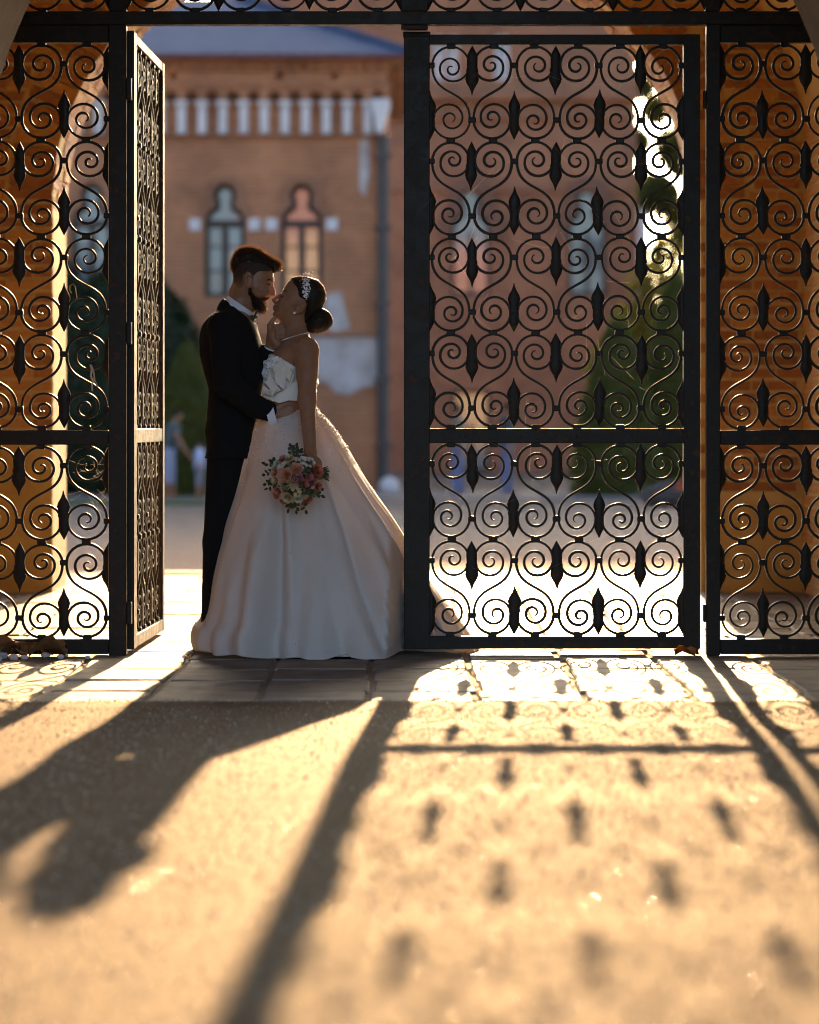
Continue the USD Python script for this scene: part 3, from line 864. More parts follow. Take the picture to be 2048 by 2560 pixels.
        for k in range(3):
            sl0 = [slice(None)] * 3; sl1 = [slice(None)] * 3
            sl0[k], sl1[k] = slice(0, -1), slice(1, None)
            A, B = neg[tuple(sl0)], neg[tuple(sl1)]
            u, w = (k + 1) % 3, (k + 2) % 3
            e = np.argwhere(A != B)
            ok = (e[:, u] > 0) & (e[:, w] > 0) & (e[:, u] < n[u] - 1) & (e[:, w] < n[w] - 1)
            e = e[ok]
            flip = A[tuple(e.T)]
            q = []
            for du, dw in ((-1, -1), (0, -1), (0, 0), (-1, 0)):
                c_ = e.copy(); c_[:, u] += du; c_[:, w] += dw
                q.append(idx[tuple(c_.T)])
            q = np.stack(q, 1)
            q[~flip] = q[~flip][:, ::-1]
            faces.append(q)
        q = np.vstack(faces)
        tri = np.vstack([q[:, [0, 1, 2]], q[:, [0, 2, 3]]])
        m = trimesh.Trimesh(v, tri, process=False)
        if m.volume < 0:
            m.invert()
        if smooth:
            import scipy.sparse as sps
            e = m.edges_unique
            A_ = sps.coo_matrix((np.ones(len(e) * 2), (np.r_[e[:, 0], e[:, 1]], np.r_[e[:, 1], e[:, 0]])), shape=(len(v), len(v))).tocsr()
            deg = np.maximum(np.asarray(A_.sum(1)).ravel(), 1)[:, None]
            x = v.copy()
            for it in range(smooth * 2):
                x = x + (.5 if it % 2 == 0 else -.52) * (A_ @ x / deg - x)
            m = trimesh.Trimesh(x, tri if m.volume > 0 else tri, process=False)
            if m.volume < 0:
                m.invert()
        return m

def rel(m, base):
    m.apply_translation(-np.asarray(base, float))
    return m

def bez_strands(path, segs_list, wid, material, parent):
    """Hair as curves: a list of polylines, each n x 3."""
    c = UsdGeom.BasisCurves.Define(stage, path_for(parent, path))
    c.CreateTypeAttr('linear')
    c.CreateCurveVertexCountsAttr(Vt.IntArray.FromNumpy(np.array([len(p) for p in segs_list], np.int32)))
    c.CreatePointsAttr(Vt.Vec3fArray.FromNumpy(np.vstack(segs_list).astype(np.float32)))
    c.CreateWidthsAttr(Vt.FloatArray.FromNumpy(np.full(1, wid, np.float32)))
    c.SetWidthsInterpolation('constant')
    UsdShade.MaterialBindingAPI.Apply(c.GetPrim()).Bind(material)
    return c.GetPrim()

def strands_on(mesh_, n, length, dirfun, seed, choose=None, curl=.15):
    r = np.random.default_rng(seed)
    p, fi = trimesh.sample.sample_surface(mesh_, n * 3, seed=seed)
    nn = mesh_.face_normals[fi]
    if choose is not None:
        k = choose(p, nn)
        p, nn = p[k], nn[k]
    p, nn = p[:n], nn[:n]
    d = dirfun(p, nn) + r.normal(size=p.shape) * curl
    d /= np.linalg.norm(d, axis=1, keepdims=True)
    out = []
    for i in range(len(p)):
        L_ = length * (.5 + r.random())
        b = r.normal(size=3) * .12
        out.append(np.array([p[i] - nn[i] * .002, p[i] + d[i] * L_ * .5, p[i] + (d[i] + b) / np.linalg.norm(d[i] + b) * L_]))
    return out

# materials of people
def cloth(name, c0, c1, rough, sheen=.2, scale=300, bump=.3, spec=.3):
    return noisy(name, c0, c1, scale, rough, bump, scale * 1.5, spec=spec, sheen=sheen, bdist=.0015)
skin_m = noisy('tanned_skin', (.22, .100, .050), (.28, .132, .070), 30, .42, .12, 260, extra={'subsurface_weight': .05, 'subsurface_scale': .004, 'subsurface_radius': (1.0, .35, .2)}, bdist=.002)
skin_f = noisy('warm_skin', (.235, .110, .056), (.29, .14, .075), 25, .5, .04, 260, spec=.3, extra={'subsurface_weight': .05, 'subsurface_scale': .004, 'subsurface_radius': (1.0, .35, .2)}, bdist=.002)
wool = cloth('black_wool', (.0065, .006, .006), (.011, .010, .010), .85, .0, spec=.12)
satin_black = noisy('black_satin', (.010, .010, .010), (.015, .014, .014), 40, .3)
shirt_m = cloth('white_shirt_cotton', (.66, .66, .72), (.74, .74, .80), .75)
hair_m = noisy('dark_brown_hair', (.008, .0055, .004), (.015, .010, .007), 60, .5, .5, 300, bdist=.002, spec=.2)
hair_strand = mat('hair_strand', {'p': ('principled_bsdf', {'base_color': (.016, .009, .005), 'roughness': .32, 'specular_ior_level': .8}), 't': ('translucent_bsdf', {'color': (.34, .16, .045)}), 'm': ('mix_closure', {'fac': .19})},
                  [('p.BSDF', 'm.closure1'), ('t.BSDF', 'm.closure2')], 'm.closure')
lip_m = noisy('lips', (.34, .12, .10), (.38, .15, .12), 60, .35)
leather = noisy('black_leather', (.012, .011, .010), (.02, .018, .016), 40, .3)
eye_white = noisy('eye_white', (.6, .58, .55), (.66, .64, .6), 20, .2)
metal_silver = noisy('silver_wire', (.6, .6, .6), (.7, .7, .7), 40, .2, metallic=1.0)
crystal = mat('crystal_bead', {'p': ('principled_bsdf', {'base_color': (.9, .9, .92), 'roughness': .08, 'specular_ior_level': .9, 'ior': 1.6})}, [], 'p.BSDF')
pearl = mat('pearl_bead', {'p': ('principled_bsdf', {'base_color': (.72, .66, .58), 'roughness': .22, 'coat_weight': .6})}, [], 'p.BSDF')

# ================================================================== the groom
YG, YB = 14.74, 14.70
def c1(x, y, Y, dy=0.0):
    X, Z = at(560 + x / 5.074, 600 + y / 5.074, Y + dy)
    return (X, Y + dy, Z)
def c2(x, y, Y, dy=0.0):
    X, Z = at(420 + x / 2.695, 560 + y / 2.695, Y + dy)
    return (X, Y + dy, Z)
def c3(x, y, Y, dy=0.0):
    X, Z = at(600 + x / 4.9, 860 + y / 4.9, Y + dy)
    return (X, Y + dy, Z)
def prof(pts, fn, Y):
    return [(p[0], p[2]) for p in (fn(x, y, Y) for x, y in pts)]

GB = np.array([c2(400, 1600, YG)[0], YG, 0.0])
groom = thing('person', 'man in black suit and bow tie, hand under the chin of the woman in white', 'person', GB)

# waist hand is on the camera side of the woman's waist
def groom_hand_right(F, k=.006):
    Yh = YB - .135
    for i, yy0 in enumerate((775, 815, 855, 893)):
        F.cone(c3(430, 800 + i * 26, Yh), c3(640, yy0, Yh, .004), .0150, .0135, .012)
        L_ = (1.0, 1.08, 1.02, .84)[i]
        F.chain([c3(640, yy0, Yh, .004), c3(640 + 105 * L_, yy0 - 8, Yh, .012), c3(640 + 180 * L_, yy0 - 10, Yh, .032), c3(640 + 235 * L_, yy0 - 6, Yh, .058)], [.0115, .0098, .0090, .0078], .004)
    F.ell(c3(520, 830, Yh, .004), (.050, .013, .038), .014, .1)
    F.chain([c3(450, 790, Yh, -.006), c3(540, 742, Yh, -.008), c3(625, 722, Yh, -.002), c3(690, 728, Yh, .006)], [.0155, .0125, .0105, .0085], .006)
def groom_hand_left(F):
    Y0 = YB - .035
    F.cone(c1(598, 1400, Y0, .03), c1(622, 1280, Y0, .022), .0285, .033, .014)
    F.ell(c1(632, 1215, Y0, .022), (.034, .030, .044), .014, .15)
    F.ell(c1(655, 1290, Y0, -.004), (.024, .020, .034), .012, .5)
    for i, cy in enumerate((1072, 1122, 1174, 1222)):
        L_ = (.92, 1.0, .97, .84)[i]
        x0 = 585 + i * 9
        F.chain([c1(x0, cy + 6, Y0, .040), c1(x0 + 175 * L_, cy - 2, Y0, .026), c1(x0 + 168 * L_, cy + 10, Y0, -.010), c1(x0 + 80 * L_, cy + 16, Y0, -.022), c1(x0 + 46, cy + 18, Y0, -.012)], [.0125, .0112, .0102, .0092, .008], .0035)
        F.cone(c1(628, 1240, Y0, .03), c1(x0, cy + 6, Y0, .038), .02, .0135, .01)
    F.chain([c1(612, 1220, Y0, -.004), c1(583, 1120, Y0, -.018), c1(604, 1045, Y0, -.024), c1(642, 985, Y0, -.022)], [.017, .0135, .0115, .0095], .006)

HEADG = prof([(100, 700), (112, 600), (118, 500), (113, 400), (112, 320), (122, 240), (160, 175), (215, 135), (320, 122), (430, 145), (530, 200), (600, 275), (625, 340), (632, 430), (640, 500), (634, 545), (612, 566), (604, 600), (600, 660), (586, 712), (562, 722), (556, 738), (540, 750), (512, 752), (520, 770), (512, 786), (506, 800), (520, 832), (520, 872), (496, 895), (440, 888), (380, 868), (330, 820), (300, 760), (240, 730), (160, 735)], c1, YG)
def groom_head(F):
    hx = c1(340, 480, YG)
    F.puff(HEADG, YG, .077, .075, .010)
    # nose
    F.chain([c1(606, 575, YG), c1(624, 640, YG), c1(630, 688, YG)], [.0065, .0085, .0095], .008)
    F.cone(c1(628, 690, YG), c1(590, 702, YG), .0095, .009, .006)
    for s in (-1, 1):
        F.ell(c1(602, 696, YG, s * .012), (.009, .0065, .007), .005)
        F.ell(c1(582, 566, YG, s * .044), (.017, .014, .0125), .008, sub=True)   # eye socket
        F.ell(c1(571, 564, YG, s * .034), (.0125, .0125, .0115), .002)           # lids over the eye
        F.cone(c1(612, 532, YG, s * .020), c1(560, 515, YG, s * .054), .008, .007, .008)   # brow ridge
        F.ell(c1(520, 650, YG, s * .050), (.024, .012, .024), .014)              # cheek
        F.cone(c1(566, 690, YG, s * .036), c1(520, 745, YG, s * .046), .003, .003, .006, sub=True)   # fold beside the mouth
        # ear
        e = [c1(300, 580, YG, s * .079), c1(275, 510, YG, s * .088), c1(285, 445, YG, s * .090), c1(322, 425, YG, s * .087), c1(352, 455, YG, s * .082)]
        F.chain(e, [.007, .006, .0065, .006, .005], .004)
        F.ell(c1(315, 510, YG, s * .078), (.017, .006, .030), .006, .15)
        F.ell(c1(308, 588, YG, s * .080), (.009, .006, .010), .004)
        F.ell(c1(322, 505, YG, s * .090), (.0095, .0075, .017), .004, .1, sub=True)
    # neck
    F.cone(c1(215, 700, YG), c1(190, 900, YG), .056, .058, .03)
    F.cone(c1(285, 800, YG), c1(240, 960, YG), .034, .036, .025)

TORSO = [(c2(0, y, YG)[2], c2(a, y, YG)[0], c2(b, y, YG)[0], w) for (y, a, b, w) in
         ((575, 345, 545, .085), (612, 292, 572, .165), (640, 262, 582, .192), (700, 226, 606, .208), (780, 214, 628, .214), (860, 212, 640, .212), (960, 230, 645, .203), (1060, 256, 640, .193), (1130, 270, 630, .188), (1250, 264, 612, .193), (1400, 250, 596, .200), (1500, 262, 590, .195))]
def limb_points():
    ra = [c2(372, 690, YG, -.185), c2(402, 1080, YG, -.255), c2(575, 1225, YB, -.175), c2(690, 1262, YB, -.128)]
    la = [c2(400, 690, YG, .185), c2(505, 1060, YG, .22), c1(560, 1480, YB, .01), c1(600, 1395, YB, -.006)]
    return ra, la
RA, LA = limb_points()
lx = [c2(338, 1560, YG)[0], c2(345, 1560, YG)[0]]
def legs(F, grow, k=.02):
    for s in (-1, 1):
        F.chain([(-.838, YG + s * .09, .90), (-.872, YG + s * .10, .50), (-.900, YG + s * .105, .10)], [.076 + grow, .060 + grow, .043 + grow], k)

F = Field((-1.03, 14.38, -.01), (-.10, 15.10, 1.99), .0052)
groom_head(F)
F.loft([(z, a + .02, b - .02, w - .02) for z, a, b, w in TORSO], YG, .03)
F.chain(RA, [.055, .043, .036, .030], .02)
F.chain(LA, [.055, .043, .034, .029], .02)
legs(F, -.012)
for s in (-1, 1):
    F.cone((lx[0] - .03, YG + s * .105, .06), (lx[0] + .12, YG + s * .115, .035), .035, .03, .02)
groom_hand_right(F); groom_hand_left(F)
body_g = F.mesh(3)
part('body', rel(body_g.copy(), GB), skin_m, groom, smooth=True)
def on_skin(mesh_, pts, cy, s, out=.0008):
    """Feature points pushed onto the near (s = -1) or far side of a face."""
    P_ = np.array(pts)
    o = np.stack([P_[:, 0], np.full(len(P_), cy + s * .35), P_[:, 2]], 1)
    loc, ri, _ = mesh_.ray.intersects_location(o, np.tile([0, -s * 1.0, 0], (len(o), 1)), multiple_hits=False)
    r_ = P_.copy()
    for l, i in zip(loc, ri):
        r_[i] = l + [0, s * out, 0]
    return r_

# jacket
F = Field((-1.06, 14.36, c2(0, 1600, YG)[2]), (-.16, 15.12, 1.72), .006)
F.loft(TORSO + [(c2(0, 1600, YG)[2], c2(236, 0, YG)[0], c2(580, 0, YG)[0], .20)], YG, .02)
for s in (-1, 1):
    F.cone(c1(185, 960, YG, s * .05), c2(372, 690, YG, s * .165), .045, .060, .03)
F.cone(c1(110, 900, YG), c1(240, 985, YG), .072, .070, .02)
F.chain(RA[:3] + [c2(668, 1258, YB, -.135)], [.070, .060, .053, .047], .02)
F.chain(LA[:3] + [c1(578, 1440, YB, .0)], [.070, .058, .047, .043], .02)
# opening of the collar
dx, dz = np.array(c1(330, 1020, YG))[[0, 2]] - np.array(c1(20, 770, YG))[[0, 2]]
nv = np.array([-dz, 0, dx]) / math.hypot(dx, dz)
if nv[2] < 0: nv = -nv
pc = np.array(c1(175, 880, YG))
d_ = F.ax[0][:, None, None] * nv[0] + F.ax[2][None, None, :] * nv[2] - (pc @ nv)
near = (F.ax[0][:, None, None] < c1(420, 0, YG)[0]) & (np.abs(F.ax[1][None, :, None] - YG) < .15)
F.f = np.where(near, np.maximum(F.f, d_.astype(np.float32)), F.f)
# vent and hem
zh = c2(0, 1578, YG)[2]
F.cut((0, 0, -1), -zh)
jm = F.mesh(3)
v = jm.vertices
v += (np.stack([meshkit.fbm(v * 7 + 5, 3, k) for k in (1, 2, 3)], 1) - .5) * np.array([.015, .026, .008])
part('jacket', rel(jm, GB), wool, groom, smooth=True)
# trousers
F = Field((-1.04, 14.5, 0), (-.55, 15.0, 1.05), .007)
legs(F, .012)
F.loft([(z, a + .045, b - .05, w - .03) for z, a, b, w in TORSO if z < 1.10], YG, .02)
part('trousers', rel(F.mesh(4), GB), wool, groom, smooth=True)
for s in (-1, 1):
    F = Field((lx[0] - .12, YG + s * .11 - .07, -.01), (lx[0] + .22, YG + s * .11 + .07, .14), .005)
    F.chain([(lx[0] - .05, YG + s * .105, .045), (lx[0] + .06, YG + s * .11, .05), (lx[0] + .15, YG + s * .118, .034)], [.043, .046, .034], .02)
    F.cut((0, 0, -1), 0)
    part('shoe', rel(F.mesh(3), GB), leather, groom, smooth=True)

# shirt collar: a tilted band round the neck
def band(clo, chi, alo, ahi, tilt_lo, tilt_hi, wlo, whi, thick=.004, n=40):
    vs = []
    for (c, a_, tl, w) in ((clo, alo, tilt_lo, wlo), (chi, ahi, tilt_hi, whi), (chi, ahi - thick, tilt_hi, whi - thick), (clo, alo - thick, tilt_lo, wlo - thick)):
        th = np.linspace(0, 2 * PI, n, endpoint=False)
        r_ = a_ * np.cos(th)
        vs.append(np.stack([c[0] + r_ * tl[0], c[1] + w * np.sin(th), c[2] + r_ * tl[1]], 1))
    V = np.vstack(vs); fs = []
    for k in range(4):
        a0, b0 = k * n, ((k + 1) % 4) * n
        for i in range(n):
            j = (i + 1) % n
            fs += [(a0 + i, a0 + j, b0 + j), (a0 + i, b0 + j, b0 + i)]
    m = trimesh.Trimesh(V, fs, process=False)
    if m.volume < 0: m.invert()
    return m
def tiltdir(p, q):
    d = np.array(q)[[0, 2]] - np.array(p)[[0, 2]]
    return d / np.linalg.norm(d), np.linalg.norm(d) / 2
tl, al = tiltdir(c1(8, 790, YG), c1(325, 1050, YG))
th_, ah = tiltdir(c1(52, 706, YG), c1(372, 925, YG))
mid = lambda p, q: (np.array(p) + np.array(q)) / 2
part('shirt_collar', rel(band(mid(c1(8, 790, YG), c1(325, 1050, YG)), mid(c1(52, 706, YG), c1(372, 925, YG)), al, ah, tl, th_, .090, .079), GB), shirt_m, groom, smooth=40)
# shirt front, a strip down the chest between the lapels
sf = [c1(300, 1010, YG), c1(372, 1090, YG), c1(430, 1200, YG), c1(470, 1320, YG), c1(488, 1400, YG)]
V = []
for i, p in enumerate(sf):
    w = (.055, .05, .04, .024, .006)[i]
    V += [np.array(p) + [-.030, -w, 0], np.array(p) + [-.008, 0, 0], np.array(p) + [-.030, w, 0]]
fq = [(i * 3 + j, i * 3 + j + 1, i * 3 + j + 4, i * 3 + j + 3) for i in range(4) for j in range(2)]
sm = trimesh.Trimesh(V, np.vstack([[(a, b, c), (a, c, d)] for a, b, c, d in fq]), process=False)
part('shirt_front', rel(sm, GB), shirt_m, groom)
# lapels
for s in (-1, 1):
    V = []
    for i, (x, y) in enumerate(((316, 1010), (355, 1090), (408, 1180), (452, 1285), (494, 1410), (500, 1500))):
        p = np.array(c1(x, y, YG))
        a_, b_ = (.05, .046, .038, .026, .008, .004)[i], (.062, .105, .10, .085, .05, .02)[i]
        V += [p + [-.006, s * a_, 0], p + [.002 - .35 * (a_ + b_) / 4, s * (a_ + b_) / 2, .004], p + [-.75 * b_ * .6, s * b_, 0], p + [-.75 * b_ * .6 - .006, s * b_, -.003], p + [-.016, s * a_, -.003]]
    fs = []
    for i in range(5):
        for j in range(5):
            a0, a1 = i * 5 + j, i * 5 + (j + 1) % 5
            fs += [(a0, a1, a1 + 5), (a0, a1 + 5, a0 + 5)]
    m = trimesh.Trimesh(V, fs, process=False)
    if s > 0: m.invert()
    part('lapel', rel(m, GB), satin_black, groom, smooth=30)
# bow tie
for s in (-1, 1):
    p0, p1, p2 = (np.array(c1(x, y, YG)) for x, y in ((374, 965), (428, 890), (330, 1085)))
    pts = [p0 + [0, 0, .008], p0 - [0, 0, .008], p0 + [.012, 0, 0], p1 + [-.004, s * .052, 0], p1 + [.006, s * .050, 0], p2 + [-.002, s * .055, 0], p2 + [.010, s * .050, 0]]
    part('bow_tie', rel(trimesh.convex.convex_hull(np.array(pts)), GB), satin_black, groom)
kn = trimesh.creation.icosphere(2, .012); kn.apply_translation(np.array(c1(378, 968, YG)) + [.004, 0, 0])
part('tie_knot', rel(kn, GB), satin_black, groom, smooth=True)
# cuffs
def cuff(p, q, r0, r1):
    p, q = np.array(p), np.array(q)
    out = tube([p, q], [r0, r1], 28, cap=False); inn = tube([q, p], [r1 - .003, r0 - .003], 28, cap=False)
    rim = tube([q, q + (q - p) * 1e-3], [r1, r1 - .003], 28, cap=False)
    return cat([out, inn, rim])
part('cuff', rel(cuff(c3(335, 872, YB, -.137), c3(432, 848, YB, -.137), .049, .047), GB), shirt_m, groom, smooth=40)
part('cuff', rel(cuff(c1(572, 1455, YB, 0), c1(604, 1372, YB, -.006), .0385, .0370), GB), shirt_m, groom, smooth=40)
part('cuff_button', rel(trimesh.creation.icosphere(1, .005).apply_translation(np.array(c3(340, 960, YB, -.17))), GB), pearl, groom, smooth=True)

# hair: cap, quiff and beard with loose strands
HAIRG = prof([(106, 400), (101, 340), (99, 265), (128, 195), (178, 132), (220, 100), (320, 92), (400, 108), (480, 142), (560, 202), (650, 247), (700, 272), (726, 318), (714, 360), (664, 402), (630, 425), (615, 385), (560, 378), (470, 384), (380, 388), (280, 380), (200, 388), (140, 410)], c1, YG)
F = Field((c1(60, 0, YG)[0], YG - .11, c1(0, 480, YG)[2]), (c1(780, 0, YG)[0], YG + .11, c1(0, 50, YG)[2]), .004)
F.puff(HAIRG, YG, .083, .062, .006)
hm = F.mesh(2)
hv = hm.vertices
hm.vertices = hv + hm.vertex_normals * ((meshkit.fbm(hv * np.array([60, 90, 60]), 3, 4) - .5) * .012)[:, None]
part('hair', rel(hm.copy(), GB), hair_m, groom, smooth=True)
zq = c1(0, 330, YG)[2]
xq = c1(560, 0, YG)[0]
def quiff_dir(p, n):
    fwd = np.clip((p[:, 0] - c1(150, 0, YG)[0]) / .17, 0, 1)[:, None]
    return n * .75 + np.array([.9, 0, .25]) * fwd * .7 + np.array([-.2, 0, .5]) * (1 - fwd)
st = strands_on(hm, 5200, .011, quiff_dir, 5, lambda p, n: (n[:, 2] > .22) | (p[:, 0] > c1(660, 0, YG)[0]) | (p[:, 0] < c1(125, 0, YG)[0]))
bez_strands('hair_strands', [q - GB for q in st], .00042, hair_strand, groom)
_zf = [c1(0, y, YG)[2] for y in (620, 380)]
fade = mat('short_cropped_hair', {'g': ('geometry', {}), 'x': ('separate_xyz', {}), 'n': ('noise_texture', {'scale': 420, 'detail': 3}), 'm': ('map_range', {'from_min': _zf[0], 'from_max': _zf[1], 'to_min': -.12, 'to_max': .72}), 'a': ('math', {'math_type': 'add'}),
    'r': ('rgb_ramp', {'ramp': [(.35, (.25, .12, .065)), (.75, (.075, .038, .022)), (1.0, (.036, .022, .014))]}), 'p': ('principled_bsdf', {'roughness': .65, 'specular_ior_level': .2})},
    [('g.position', 'x.vector'), ('x.z', 'm.value'), ('g.position', 'n.vector'), ('n.fac', 'a.value1'), ('m.result', 'a.value2'), ('a.value', 'r.fac'), ('r.color', 'p.base_color')], 'p.BSDF')
CROP = prof([(100, 280), (200, 250), (420, 260), (580, 290), (625, 340), (628, 400), (560, 405), (470, 405), (430, 420), (385, 470), (370, 560), (366, 660), (322, 660), (340, 560), (352, 470), (340, 425), (310, 412), (270, 440), (250, 500), (262, 590), (240, 620), (170, 640), (113, 650), (117, 560), (116, 480), (112, 400)], c1, YG)
F = Field((c1(60, 0, YG)[0], YG - .11, c1(0, 700, YG)[2]), (c1(640, 0, YG)[0], YG + .11, c1(0, 290, YG)[2]), .004)
F.puff(HEADG, YG, .0785, .075, .002)
F.f -= .0016
G_ = Field(F.lo, F.lo + F.h * (F.n - 1), F.h)
G_.puff(CROP, YG, .30, .004, .002)
F.f = np.maximum(F.f, G_.f[:F.n[0], :F.n[1], :F.n[2]])
part('cropped_hair', rel(F.mesh(1), GB), fade, groom, smooth=True)
BEARD = prof([(330, 590), (362, 590), (368, 640),  (350, 690), (400, 730), (470, 728), (505, 770), (515, 800), (534, 830), (540, 868), (520, 912), (470, 926), (410, 896), (372, 872), (330, 822), (305, 740)], c1, YG)
F = Field((c1(240, 0, YG)[0], YG - .10, c1(0, 960, YG)[2]), (c1(600, 0, YG)[0], YG + .10, c1(0, 570, YG)[2]), .004)
F.puff(BEARD, YG, .076, .052, .006)
for s in (-1, 1):
    F.cone(c1(558, 730, YG, s * .002), c1(520, 752, YG, s * .03), .0055, .005, .006)
S_ = Field(F.lo, F.lo + F.h * (F.n - 1), F.h)
S_.puff(HEADG, YG, .0785, .075, .002)
S_.f -= .0022
G_ = Field(F.lo, F.lo + F.h * (F.n - 1), F.h)
G_.puff(prof([(322, 610), (368, 610), (372, 660), (400, 715), (450, 742), (500, 735), (528, 735), (505, 775), (530, 830), (540, 870), (500, 920), (430, 905), (370, 872), (322, 815), (300, 730)], c1, YG), YG, .30, .004, .002)
n3 = tuple(slice(0, k) for k in F.n)
F.f = np.minimum(F.f, np.maximum(S_.f[n3], G_.f[n3]))
bm = F.mesh(2)
bv = bm.vertices
bm.vertices = bv + bm.vertex_normals * ((meshkit.fbm(bv * 110, 3, 9) - .5) * .008)[:, None]
part('beard', rel(bm.copy(), GB), hair_m, groom, smooth=True)
st = strands_on(bm, 2600, .010, lambda p, n: n + np.array([.25, 0, -.5]), 8, lambda p, n: (p[:, 0] > c1(360, 0, YG)[0]))
bez_strands('beard_strands', [q - GB for q in st], .0004, hair_strand, groom)
for s in (-1, 1):
    part('eyebrow', rel(tube(on_skin(body_g, [c1(x, y, YG) for x, y in ((614, 524), (602, 514), (585, 508), (566, 510), (548, 520))], YG, s), [.0022, .0034, .0036, .003, .0014], 8), GB), hair_m, groom, smooth=True)
    part('eyelid', rel(tube(on_skin(body_g, [c1(x, y, YG) for x, y in ((592, 562), (582, 570), (570, 573), (556, 566))], YG, s), [.0009, .0016, .0016, .0009], 6), GB), hair_m, groom, smooth=True)

# ================================================================== the bride
BB = np.array([at(735, 0, YB)[0], YB, 0.0])
bride = thing('person', 'woman in white strapless ball gown with low bun and crystal hair comb, head tilted up', 'person', BB)
HEADB = prof([(842, 500), (815, 530), (790, 562), (765, 596), (748, 622), (738, 652), (722, 682), (712, 712), (690, 760), (672, 800), (648, 812), (640, 826), (636, 842), (648, 852), (632, 864), (628, 880), (640, 894), (622, 918), (616, 948), (624, 975), (650, 996), (700, 1012), (760, 1010), (830, 985), (900, 950), (1000, 940), (1120, 900), (1225, 830), (1280, 740), (1282, 660), (1250, 590), (1185, 530), (1090, 490), (960, 472)], c1, YB)
CH = [(z, a, b, w) for (z, a, b, w) in [(c2(0, y, YB)[2], c2(a, y, YB)[0], c2(b, y, YB)[0], w) for (y, a, b, w) in
      ((790, 800, 962, .085), (830, 742, 985, .155), (880, 700, 1000, .165), (940, 660, 1008, .152), (1000, 650, 1008, .142), (1060, 660, 1000, .138), (1130, 682, 985, .130), (1200, 712, 965, .120), (1270, 728, 960, .117), (1330, 722, 980, .13), (1420, 700, 1020, .16))]]
LARM = [c2(935, 850, YB, -.145), c2(938, 1180, YB, -.235), c3(862, 1340, YB, -.34)]
RARM = [c2(900, 850, YB, .15), c2(800, 1120, YB, .23), c2(640, 1010, YB, .19)]
F = Field((-.92, 14.22, 0), (-.30, 15.0, 1.80), .0048)
F.puff(HEADB, YB, .073, .072, .009)
F.chain([c1(716, 688, YB), c1(668, 730, YB), c1(634, 764, YB)], [.006, .0068, .0085], .007)
F.cone(c1(634, 766, YB), c1(660, 800, YB), .0085, .0075, .005)
for s in (-1, 1):
    F.ell(c1(660, 784, YB, s * .009), (.0075, .0055, .006), .004)
    F.ell(c1(736, 700, YB, s * .044), (.015, .013, .012), .007, sub=True)
    F.ell(c1(748, 703, YB, s * .033), (.012, .0125, .011), .002)
    F.ell(c1(962, 862, YB, s * .082), (.0085, .0075, .0105), .003, sub=True)
    F.ell(c1(770, 790, YB, s * .046), (.024, .017, .024), .012)
    e = [c1(920, 920, YB, s * .072), c1(985, 900, YB, s * .080), c1(1005, 850, YB, s * .083), c1(975, 815, YB, s * .081), c1(930, 830, YB, s * .076)]
    F.chain(e, [.006, .0055, .006, .0055, .0045], .004)
    F.ell(c1(955, 868, YB, s * .072), (.019, .006, .017), .006)
    F.ell(c1(905, 915, YB, s * .071), (.008, .0055, .009), .004)
F.ell(c1(634, 843, YB), (.0075, .019, .0052), .004, -.3)
F.ell(c1(634, 872, YB), (.0075, .017, .0058), .004, .3)
# neck
F.cone(c1(905, 960, YB), c1(920, 1260, YB), .056, .054, .025)
F.cone(c1(830, 1000, YB), c1(830, 1290, YB), .036, .040, .02)
F.loft(CH, YB, .02)
for s, arm in ((-1, LARM), (1, RARM)):
    F.cone(c1(930, 1290, YB, s * .03), arm[0], .050, .050, .04)
F.chain(LARM, [.050, .040, .0265], .02)
F.cone(LARM[0], c2(936, 1010, YB, -.19), .052, .047, .02)
F.chain(RARM, [.05, .04, .027], .02)
# her right hand on his chest
F.ell(c2(610, 985, YB, .18), (.04, .016, .042), .012)
for i in range(4):
    p = np.array(c2(590 - i * 2, 960 - i * 12, YB, .18))
    F.chain([p, p + [-.03, -.004, .035 - i * .01], p + [-.055, -.008, .055 - i * .018]], [.0095, .0088, .0075], .004)
# left hand closed round the stems
HB = YB - .385
F.cone(c3(862, 1340, YB, -.34), c3(885, 1440, HB), .0265, .029, .015)
F.ell(c3(912, 1500, HB), (.034, .024, .044), .014, -.35)
for i in range(4):
    x = 900 + i * 27
    L_ = (.95, 1.0, .95, .82)[i]
    F.chain([c3(x, 1500 + i * 6, HB, -.012), c3(x + 22, 1575, HB, -.042 * L_), c3(x + 26, 1632, HB, -.030), c3(x + 14, 1640, HB, .004), c3(x, 1600, HB, .014)], [.0105, .0098, .009, .0082, .0074], .0035)
F.chain([c3(885, 1480, HB, .0), c3(866, 1540, HB, -.02), c3(872, 1600, HB, -.022)], [.0125, .0105, .0085], .006)
for s in (-1, 1):
    F.chain([(-.50, YB + s * .085, 1.0), (-.49, YB + s * .08, .52), (-.48, YB + s * .075, .09)], [.085, .058, .036], .03)
    F.cone((-.47, YB + s * .075, .05), (-.60, YB + s * .075, .026), .032, .024, .02)
body_b = F.mesh(3)
part('body', rel(body_b.copy(), BB), skin_f, bride, smooth=True)
